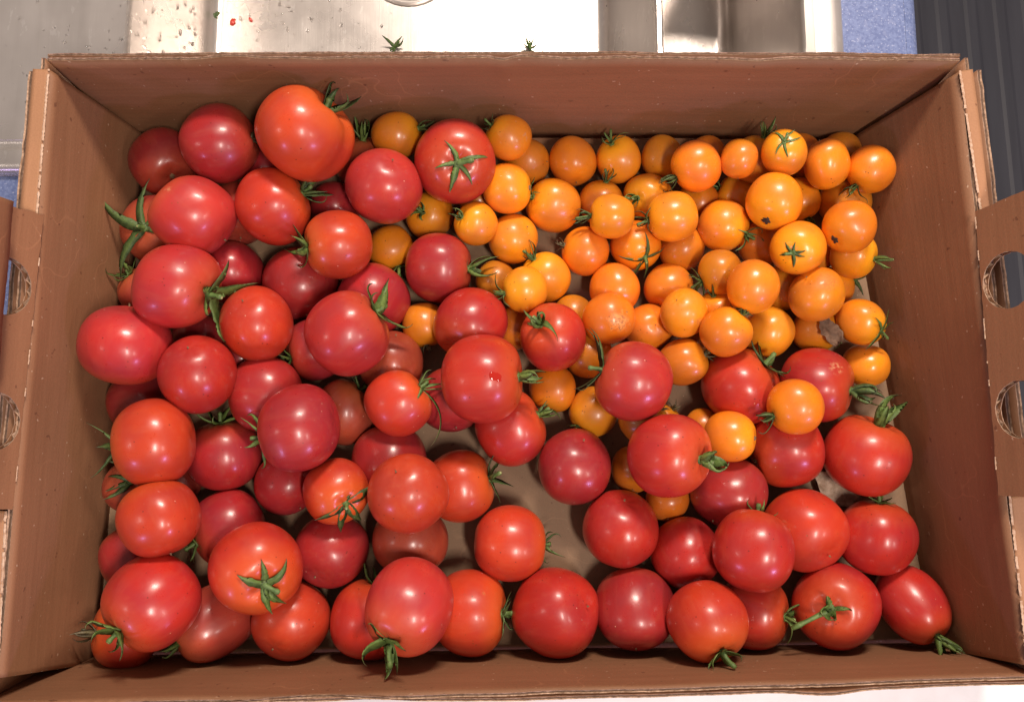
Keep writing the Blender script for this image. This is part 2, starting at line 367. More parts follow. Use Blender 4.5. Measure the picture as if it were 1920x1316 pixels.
def panel(name, a, b, c, d, t, mats, off=0., nu=60, nv=8, bow=0., rim=.0006, seed=0, dents=(), parent=box, smooth=True, out=None, uvs=1.0):
    """a,b bottom corners, c,d top corners of the face towards the fruit; the board is t thick away from it"""
    a, b, c, d = map(Vector, (a, b, c, d))
    n = (b - a).cross(d - a).normalized()
    if out is None:
        if n.dot((a + b + c + d) / 4 - CEN) < 0: n = -n
    elif n.dot(Vector(out)) < 0: n = -n
    bm = bmesh.new(); uvl = bm.loops.layers.uv.new('uv'); I = []; O = []; UV = {}
    L = ((b - a).length + (c - d).length) / 2; Hh = ((d - a).length + (c - b).length) / 2
    for j in range(nv + 1):
        v = j / nv; ri, ro = [], []
        for i in range(nu + 1):
            u = i / nu; p = a.lerp(b, u).lerp(d.lerp(c, u), v)
            disp = off + bow * math.sin(math.pi * u) * (.3 + .7 * v) + .0010 * nz(u * L * 14, v * Hh * 20, seed)
            for du, amp, wd in dents: disp += amp * math.exp(-((u - du) / wd) ** 2) * max(0, (v - .6) / .4) ** 2
            q = p + n * disp
            if j == nv: q.z += rim * (nz(u * L * 40, seed, 3) * 1.4 + nz(u * L * 400, seed, 7) * .9)
            x1 = bm.verts.new(q); x2 = bm.verts.new(q + n * t); UV[x1] = UV[x2] = (u * L, v * Hh)
            ri.append(x1); ro.append(x2)
        I.append(ri); O.append(ro)
    def quad(vs, mi):
        f = bm.faces.new(vs); f.material_index = mi; f.smooth = mi == 0
        for lp in f.loops: lp[uvl].uv = UV[lp.vert]
    for j in range(nv):
        for i in range(nu):
            quad((I[j][i], I[j][i + 1], I[j + 1][i + 1], I[j + 1][i]), 0); quad((O[j][i + 1], O[j][i], O[j + 1][i], O[j + 1][i + 1]), 0)
    m1, m2 = [], []
    for i in range(nu + 1):                       # top cut: pale liners either side of the darker, slightly sunken fluting
        pi, po = I[nv][i].co, O[nv][i].co
        k1, k2 = .26 + .14 * nz(i * .9, seed, 1), .74 + .14 * nz(i * .8, seed, 2)
        for lst, kk in ((m1, k1), (m2, k2)):
            vv_ = bm.verts.new(pi.lerp(po, kk) - Vector((0, 0, .0006 + .0004 * nz(i * 1.7, seed, 4)))); UV[vv_] = UV[I[nv][i]]; lst.append(vv_)
    for i in range(nu):
        quad((I[nv][i], I[nv][i + 1], m1[i + 1], m1[i]), 1); quad((m1[i], m1[i + 1], m2[i + 1], m2[i]), 2); quad((m2[i], m2[i + 1], O[nv][i + 1], O[nv][i]), 1)
        quad((I[0][i + 1], I[0][i], O[0][i], O[0][i + 1]), 1)
    for j in range(nv):
        quad((I[j][0], I[j + 1][0], O[j + 1][0], O[j][0]), 1); quad((I[j + 1][nu], I[j][nu], O[j][nu], O[j + 1][nu]), 1)
    bmesh.ops.recalc_face_normals(bm, faces=bm.faces)
    return inbox(link(name, bm, mats, parent, smooth=False)) if parent is box else link(name, bm, mats, parent, smooth=False)
MC = [M_card, M_edge, M_core]
# bottom: a tan inner pad and the darker outer sheet under it
bm = bmesh.new(); uvl = None
pad = [Vector(p).to_2d() for p in BOX['pad']]
prism_sheet(bm, [tuple(p) for p in pad], [], -.0032, 0)
f = inbox(link('floor_pad', bm, M_floor, box, smooth=False))
bm = bmesh.new(); prism_sheet(bm, [tuple(Vector(p).to_2d()) for p in BOX['under']], [], -.0070, -.0038)
inbox(link('floor_panel', bm, M_card, box, smooth=False))
q = BOX['rear']; panel('rear_wall', *q, .0018, MC, nu=220, nv=10, bow=.0015, rim=.0011, seed=1, dents=((.505, .0012, .02), (.50, -.0026, .012), (.2, .0015, .03), (.78, -.0012, .02)))
q = BOX['rear']; panel('rear_outer_wall', *q, .0016, MC, off=.0028, nu=220, nv=8, bow=.0015, rim=.0010, seed=2)
q = BOX['front']; panel('front_wall', *q, .0018, MC, nu=220, nv=10, bow=.001, rim=.0011, seed=3)
q = BOX['front']; panel('front_outer_wall', *q, .0016, MC, off=.0030, nu=220, nv=8, bow=.001, rim=.0010, seed=4, dents=((.32, -.004, .10), (.80, .002, .03)))
def ribbon(name, pts, wdt, jag, seed, parent=box, mat=M_worn):
    """rough worn paper along a crease, a low ragged ridge"""
    bm = bmesh.new(); prev = None
    for i, (p, sd, up) in enumerate(pts):
        a = wdt * (.7 + .6 * abs(nz(i * .37, seed))) + jag * nz(i * 1.3, seed, 5); b = wdt * (.7 + .6 * abs(nz(i * .31, seed, 9))) + jag * nz(i * 1.1, seed, 2)
        cur = [bm.verts.new(p - sd * a), bm.verts.new(p + up * (.0005 + .0003 * nz(i * .9, seed))), bm.verts.new(p + sd * b)]
        if prev and nz(i * .23, seed, 4) > -.32:
            bm.faces.new((prev[0], cur[0], cur[1], prev[1])); bm.faces.new((prev[1], cur[1], cur[2], prev[2]))
        prev = cur
    return inbox(link(name, bm, mat, box))
for side in ('left', 'right'):
    S = BOX[side]; sg = -1 if side == 'left' else 1
    panel('side_wall', *S['wall'], .0030, MC, nu=110, nv=12, bow=-.001, rim=.0, seed=5 + sg)
    for k, st in enumerate(S['strips']):
        a, b, c, d = map(Vector, st)          # inner crease start/end, outer end/start
        panel('folded_rim', a, b, c, d, .0026, [M_strip_lit, M_edge, M_core], nu=50, nv=4, rim=0, seed=11 + k + sg, out=(0, 0, -1))
        pts = []
        for i in range(81):
            u = i / 80; p = a.lerp(b, u); pts.append((p + Vector((0, 0, .0007)), Vector((1, 0, 0)), Vector((0, 0, 1))))
        ribbon('crease', pts, .0009, .0006, 20 + k + sg)
    panel('side_backing', *S['back'], .0022, MC, nu=90, nv=8, rim=.0008, seed=45 + sg)
    panel('side_outer_wall', *S['outer'], .0028, MC, nu=60, nv=6, rim=.0012, seed=15 + sg)
    # raised handle end with finger holes: two liner sheets and the fluting between them
    o0, ux, vx = Vector(S['tab_o']), Vector(S['tab_u']), Vector(S['tab_v'])   # origin, along the crease, outward and up
    nn = ux.cross(vx).normalized()
    if nn.z > 0: nn = -nn                        # away from the viewer
    loop = S['tab_loop']; holes = S['tab_holes']; TH = .0048
    def P3(u, v, dpt): return o0 + ux * u + vx * v + nn * dpt
    ho = empty('handle_flap', (0, 0, 0), box); inbox(ho)
    rg = random.Random(40 + sg)
    jl = []
    for (p, q) in zip(loop, loop[1:] + loop[:1]):
        m = max(2, int(math.dist(p, q) / .003))
        for i in range(m):
            t = i / m; jl.append((p[0] + (q[0] - p[0]) * t + rg.uniform(-.0003, .0003), p[1] + (q[1] - p[1]) * t + rg.uniform(-.0003, .0003)))
    hl = []
    for (hu, hv, hr) in holes:
        hl.append([(hu + (hr + rg.uniform(-.0002, .0002)) * math.cos(math.tau * i / 56), hv + (hr + rg.uniform(-.0002, .0002)) * math.sin(math.tau * i / 56)) for i in range(56)])
    for d0, d1, nm in ((.0, .0005, 'inner_liner'), (TH - .0005, TH, 'outer_liner')):
        bm = bmesh.new(); prism_sheet(bm, jl, [h[::-1] for h in hl], -d1, -d0); uvl = bm.loops.layers.uv.new('uv')
        for fce in bm.faces:
            for lp in fce.loops: lp[uvl].uv = lp.vert.co.to_2d()
            fce.material_index = 0 if abs(fce.normal.z) > .5 or True else 1
        bm.normal_update()
        for fce in bm.faces:
            if abs(fce.normal.z) < .5: fce.material_index = 1
        for v in bm.verts: v.co = P3(v.co.x, v.co.y, -v.co.z)
        bmesh.ops.recalc_face_normals(bm, faces=bm.faces)
        link(nm, bm, MC, ho, smooth=False)
    for (hu, hv, hr) in holes:                   # the wavy medium seen in the cut edges
        bm = bmesh.new(); prev = None; N = 168
        for i in range(N + 1):
            a = math.tau * i / N; ph = math.asin(max(-1, min(1, math.sin(a * 15 + .4 * math.sin(a * 3)))))/1.571
            dd = TH / 2 + ph * (TH / 2 - .0006)
            cur = [bm.verts.new(P3(hu + rr * math.cos(a), max(.0003, hv + rr * math.sin(a)), dd)) for rr in (hr + .0001, hr + .006)]
            if prev: bm.faces.new((prev[0], prev[1], cur[1], cur[0]))
            prev = cur
        link('fluting', bm, M_edge, ho)
    bm = bmesh.new()                             # fluting closing the outer rim of the flap
    for i in range(len(jl)):
        p, q = jl[i], jl[(i + 1) % len(jl)]
        k0 = .0005; bm.faces.new([bm.verts.new(P3(*x)) for x in ((*p, k0), (*q, k0), (*q, TH - k0), (*p, TH - k0))])
    link('cut_edge', bm, M_edge, ho, smooth=False)
    pts = []
    for i in range(140):                          # broken worn crease at the foot of the handle flap
        u = loop[0][0] + (loop[1][0] - loop[0][0]) * i / 139
        p = P3(u, .0004, -.0006)
        if any(abs(u - h[0]) < h[2] * .9 for h in holes) or nz(i * .11, 31 + sg) < -.05 + (.1 if side == 'left' else 0):
            if len(pts) > 3: ribbon('crease', pts, .0005, .0006, 33 + sg)
            pts = []; continue
        pts.append((p, vx, -nn))
    if len(pts) > 3: ribbon('crease', pts, .0005, .0006, 33 + sg)
a, b, c, d = map(Vector, BOX['backflap'])
panel('folded_back_flap', a, b, c, d, .0035, [M_card, M_edge, M_core], nu=40, nv=6, rim=.0006, seed=60, out=(0, 0, -1))
def spot_mesh(name, cen, n, rad, seed, mat, parent, thick=.0004):
    bm = bmesh.new(); n = Vector(n).normalized(); t = n.orthogonal().normalized(); b = n.cross(t); cen = Vector(cen)
    m = 14; ring = [bm.verts.new(cen + (t * math.cos(math.tau * i / m) + b * math.sin(math.tau * i / m)) * rad * (.75 + .8 * abs(nz(i * .9, seed)))) for i in range(m)]
    ring2 = [bm.verts.new(v.co * .55 + cen * .45 + n * thick) for v in ring]; top = bm.verts.new(cen + n * thick * 1.2)
    for i in range(m):
        j = (i + 1) % m; bm.faces.new((ring[i], ring[j], ring2[j], ring2[i])); bm.faces.new((ring2[i], ring2[j], top))
    return link(name, bm, mat, parent)

# ------------------------------------------------------------------ tomatoes
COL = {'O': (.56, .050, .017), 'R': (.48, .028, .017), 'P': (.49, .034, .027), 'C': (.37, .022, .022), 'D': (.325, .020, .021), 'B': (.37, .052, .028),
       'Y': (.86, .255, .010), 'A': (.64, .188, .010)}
def body_mesh(rng, r, asp, lobes, amp, dim, fold=None, dw=.30):
    nu, nv = 44, 30
    bm = bmesh.new(); rings = []; p0 = rng.uniform(0, 6.28); ws = [(Vector((rng.gauss(0, 1), rng.gauss(0, 1), rng.gauss(0, 1))).normalized(), rng.uniform(-.022, .022), rng.choice((1.4, 2.0, 2.8))) for _ in range(5)]; box4 = rng.uniform(.0, .035) if amp > .005 else rng.uniform(0, .015); e2 = rng.uniform(-.03, .03); pe = rng.uniform(0, 3.14)
    def pt(th, ph):
        st, ct = math.sin(th), math.cos(th); rho = st ** .93 if st > 0 else 0
        wl = (.5 + .5 * ct) * st
        rho *= 1 + amp * wl * math.cos(lobes * ph + p0) + amp * .5 * st * math.cos((lobes - 2) * ph + 2 * p0)
        rho *= 1 + e2 * math.cos(2 * (ph + pe)) * st
        z = asp * ct
        sq = 1 + box4 * math.sin(2 * th) ** 2; rho *= sq; z *= sq
        dmp = dim * math.exp(-(st / dw) ** 2) if ct > 0 else .05 * math.exp(-(st / .25) ** 2) * -1
        z -= asp * dmp * (1 + .25 * math.cos(lobes * ph + p0) * min(1, st * 3))
        d = Vector((st * math.cos(ph), st * math.sin(ph), ct)); k = 1 + sum(a * math.sin(f * d.dot(v) * 1.6 + a * 90) for v, a, f in ws)
        if fold is not None:
            for f0, dep, wd in fold:
                da = (ph - f0 + math.pi) % math.tau - math.pi
                k *= 1 - dep * math.exp(-(da / wd) ** 2) * min(1, st * 1.4) * (1 if ct > -.2 else max(0, 1 + (ct + .2) * 2))
        return Vector((rho * math.cos(ph), rho * math.sin(ph), z)) * r * k
    top = bm.verts.new(pt(0, 0)); bot = bm.verts.new(pt(math.pi, 0))
    for j in range(1, nv):
        th = math.pi * (j / nv)
        rings.append([bm.verts.new(pt(th, math.tau * i / nu)) for i in range(nu)])
    for i in range(nu):
        k = (i + 1) % nu
        bm.faces.new((top, rings[0][i], rings[0][k])); bm.faces.new((bot, rings[-1][k], rings[-1][i]))
        for p, q in zip(rings, rings[1:]): bm.faces.new((p[i], q[i], q[k], p[k]))
    return bm, top.co.copy()

def sepal(rng, az, Ls, wid, e0, e1, r, asp, dim, zp, dw, start, twist=0., hug=True, cup=.35, seg=12):
    bm = bmesh.new(); uvl = bm.loops.layers.uv.new('uv'); uvm = {}
    er = Vector((math.cos(az), math.sin(az), 0)); et = Vector((-math.sin(az), math.cos(az), 0)); ez = Vector((0, 0, 1))
    def surf(rho):
        q = min(.999, rho / r); return asp * r * math.sqrt(1 - q * q) - asp * r * dim * math.exp(-(q / dw) ** 2) - zp
    rho, z, sd = start, surf(start) + .010 * r, 0.; ring_prev = None; step = Ls / seg; wj = rng.uniform(-.6, .6); wf_ = rng.uniform(-1, 1); cl = rng.choice((0, 0, 1, 1.6)) if hug and cup > .3 else 0
    first = None
    for i in range(seg + 1):
        s = i / seg; e = e0 + (e1 - e0) * s ** 1.2 + .35 * wf_ * math.sin(s * 5.5 + wf_ * 4) * s + cl * max(0, s - .62) * 3.2
        w = wid * (math.sin(math.pi * min(1, .24 + s * .76)) ** .75) * (1 - s * .58) * (1 + .28 * nz(s * 6, az * 3, wj * 9)) + .00016
        if i == seg: w = .00012
        tdir = er * math.cos(e) + ez * math.sin(e); nrm = -er * math.sin(e) + ez * math.cos(e)
        roll = twist * s; sdv = et * math.cos(roll) + nrm * math.sin(roll); nv_ = nrm * math.cos(roll) - et * math.sin(roll)
        c = er * rho + ez * z + et * sd; th = max(.00008, .00022 * (1 - s)); wob = .35 * w * nz(s * 5, az * 5, wj * 20)
        vs = [bm.verts.new(c + sdv * w + nv_ * w * cup * 1.4), bm.verts.new(c + nv_ * th * .3), bm.verts.new(c - sdv * w * (1 + .3 * nz(s * 9, az, 8)) + nv_ * (w * cup - wob)), bm.verts.new(c - nv_ * th * 2)]
        for v, y in zip(vs, (0, .5, 1, .5)): uvm[v] = (s, y)
        if ring_prev:
            for k in range(4): bm.faces.new((ring_prev[k], vs[k], vs[(k + 1) % 4], ring_prev[(k + 1) % 4]))
        else: first = vs
        ring_prev = vs
        rho += math.cos(e) * step; z += math.sin(e) * step; sd += step * (wj * s * 1.6 + twist * .12 * s)
        if hug and 0 < rho < r * .97:
            zs = surf(rho) + .022 * r
            if z < zs: z = zs
        if rho < 0: rho = 0
    bm.faces.new(ring_prev); bm.faces.new(list(reversed(first)))
    for f in bm.faces:
        for lp in f.loops: lp[uvl].uv = uvm[lp.vert]
    return bm
def stem_tube(rng, base, dirv, length, rad, bendv, seg=6, sd=9):
    bm = bmesh.new(); rings = []; p = Vector(base); d = Vector(dirv).normalized(); bendv = Vector(bendv)
    uvl = bm.loops.layers.uv.new('uv')
    for i in range(seg + 1):
        s = i / seg; rr = rad * (1.35 - .5 * min(1, s * 2.2) + (.28 if abs(s - .8) < .09 else 0) + .05 * rng.uniform(-1, 1))
        t = d.orthogonal().normalized(); b = d.cross(t)
        rings.append([bm.verts.new(p + (t * math.cos(math.tau * k / sd) + b * math.sin(math.tau * k / sd)) * rr * (1 + .08 * math.cos(3 * math.tau * k / sd))) for k in range(sd)])
        p = p + d * (length / seg); d = (d + bendv * (1 / seg)).normalized()
    for q, w_ in zip(rings, rings[1:]):
        for k in range(sd): bm.faces.new((q[k], q[(k + 1) % sd], w_[(k + 1) % sd], w_[k]))
    inner = [bm.verts.new(v.co.lerp(sum((x.co for x in rings[-1]), Vector()) / sd, .3)) for v in rings[-1]]
    for k in range(sd): bm.faces.new((rings[-1][k], rings[-1][(k + 1) % sd], inner[(k + 1) % sd], inner[k])).material_index = 0
    f = bm.faces.new(inner); f.material_index = 1
    return bm
def hub_mesh(rng, r, red):
    bm = bmesh.new(); uvl = bm.loops.layers.uv.new('uv'); pr = [(.0001, .035), (.5, .04), (.85, .022), (1, -.005), (.8, -.04)]; m = 12; rings = []
    hr = r * (.125 if red else .13)
    for a, h in pr: rings.append([bm.verts.new((hr * a * (1 + .12 * math.cos(5 * math.tau * i / m)) * math.cos(math.tau * i / m), hr * a * (1 + .12 * math.cos(5 * math.tau * i / m)) * math.sin(math.tau * i / m), h * r + .012 * r)) for i in range(m)])
    for p, q in zip(rings, rings[1:]):
        for i in range(m): bm.faces.new((p[i], q[i], q[(i + 1) % m], p[(i + 1) % m]))
    return bm
STY = {  # e0, e1 ranges, cup, width factor
    'f': ((-4, 10), (-48, -10), .28, .92), 'l': ((0, 40), (5, 90), .35, .95), 's': ((25, 70), (-95, 150), .35, .82), 'c': ((48, 68), (82, 118), .5, 1.15), 'd': ((20, 70), (20, 140), .5, .6)}
def image_az(M3, deg):
    v = Vector((math.cos(R(deg)), math.sin(R(deg)), 0)); return math.atan2(v.dot(M3.col[1]), v.dot(M3.col[0]))
def calyx(rng, parent, origin, r, asp, dim, dw, sty, ex, red, M3, axis):
    dry = sty == 'd' or ex.get('dry'); dark = rng.random() < (.25 if red else .45)
    ms = M_dry if dry else (M_sepd if dark else M_sep)
    zp = origin.z
    hub = link('calyx', hub_mesh(rng, r, red), M_dry if dry else M_sep, parent); hub.location = origin
    (a0, a1), (b0, b1), cup, wf = STY[sty]
    azs = ex.get('az')
    azl = [image_az(M3, a) for a in azs] if azs else None
    if not azl:
        k = rng.choice((5, 5, 6)); o = rng.uniform(0, 6.28); azl = [o + math.tau * i / k + rng.uniform(-.22, .22) for i in range(k)]
    L0 = ex.get('L', .7 if red else .85) * r * (1.0 if sty in 'fd' else 1.12); lens = ex.get('lens')
    for i, az in enumerate(azl):
        Ls = L0 * (lens[i] if lens else rng.uniform(.75, 1.15)); wd = Ls * .5 * (.27 if red else .19) * wf * ex.get('wid', 1.0) ** .7 * rng.uniform(.85, 1.15)
        wd = min(wd, r * .17)
        e0, e1 = R(rng.uniform(a0, a1)), R(rng.uniform(b0, b1))
        if sty == 's' and rng.random() < .4: e1 = R(rng.uniform(80, 170))
        if sty == 's' and e1 < R(60) and e1 > 0: e1 = R(rng.uniform(60, 120))
        bmx = sepal(rng, az, Ls, wd, e0, e1, r, asp, dim, zp, dw, r * .07, twist=rng.uniform(-.7, .7) if sty != 'f' else rng.uniform(-.3, .3), cup=cup)
        link('sepal', bmx, ms, hub)
    if 'long' in ex:
        a, lf = ex['long']
        link('sepal', sepal(rng, image_az(M3, a), lf * r, .07 * r, R(20), R(-75), r, asp, dim, zp, dw, r * .07, twist=.5, seg=14), M_sep, hub)
    sl = ex.get('stemL', rng.choice((.22, .3, .38)) if red else rng.choice((.3, .4, .55))) * r
    if sty == 'd': sl = .2 * r
    bend = Vector((rng.uniform(-.5, .5), rng.uniform(-.5, .5), 0)); d0 = Vector((rng.uniform(-.25, .25), rng.uniform(-.25, .25), 1))
    if 'staz' in ex:
        a = image_az(M3, ex['staz']); bend = Vector((math.cos(a), math.sin(a), 0)) * 1.5; d0 = Vector((math.cos(a) * .9, math.sin(a) * .9, 1))
    rad = r * (.058 if red else .06)
    link('pedicel', stem_tube(rng, (0, 0, .0), d0, sl + .03 * r, rad, bend), [M_dry if dry else M_stem, M_cut], hub)
def scar_star(rng, parent, origin, r, mat, size=.16, k=5):
    bm = bmesh.new(); m = 20; pts = []
    for i in range(m):
        a = math.tau * i / m; rr = r * size * (.55 + .45 * abs(math.cos(a * k / 2))) * rng.uniform(.7, 1.2); pts.append((rr, a))
    lo = [bm.verts.new((q * math.cos(a), q * math.sin(a), .004 * r)) for q, a in pts]; hi = [bm.verts.new((q * .7 * math.cos(a), q * .7 * math.sin(a), .05 * r * rng.uniform(.4, 1.7))) for q, a in pts]; c = bm.verts.new((0, 0, .012 * r))
    for i in range(m):
        j = (i + 1) % m; bm.faces.new((lo[i], lo[j], hi[j], hi[i])); bm.faces.new((hi[i], hi[j], c))
    o = link('stem_scar', bm, mat, parent); o.location = origin
    return o

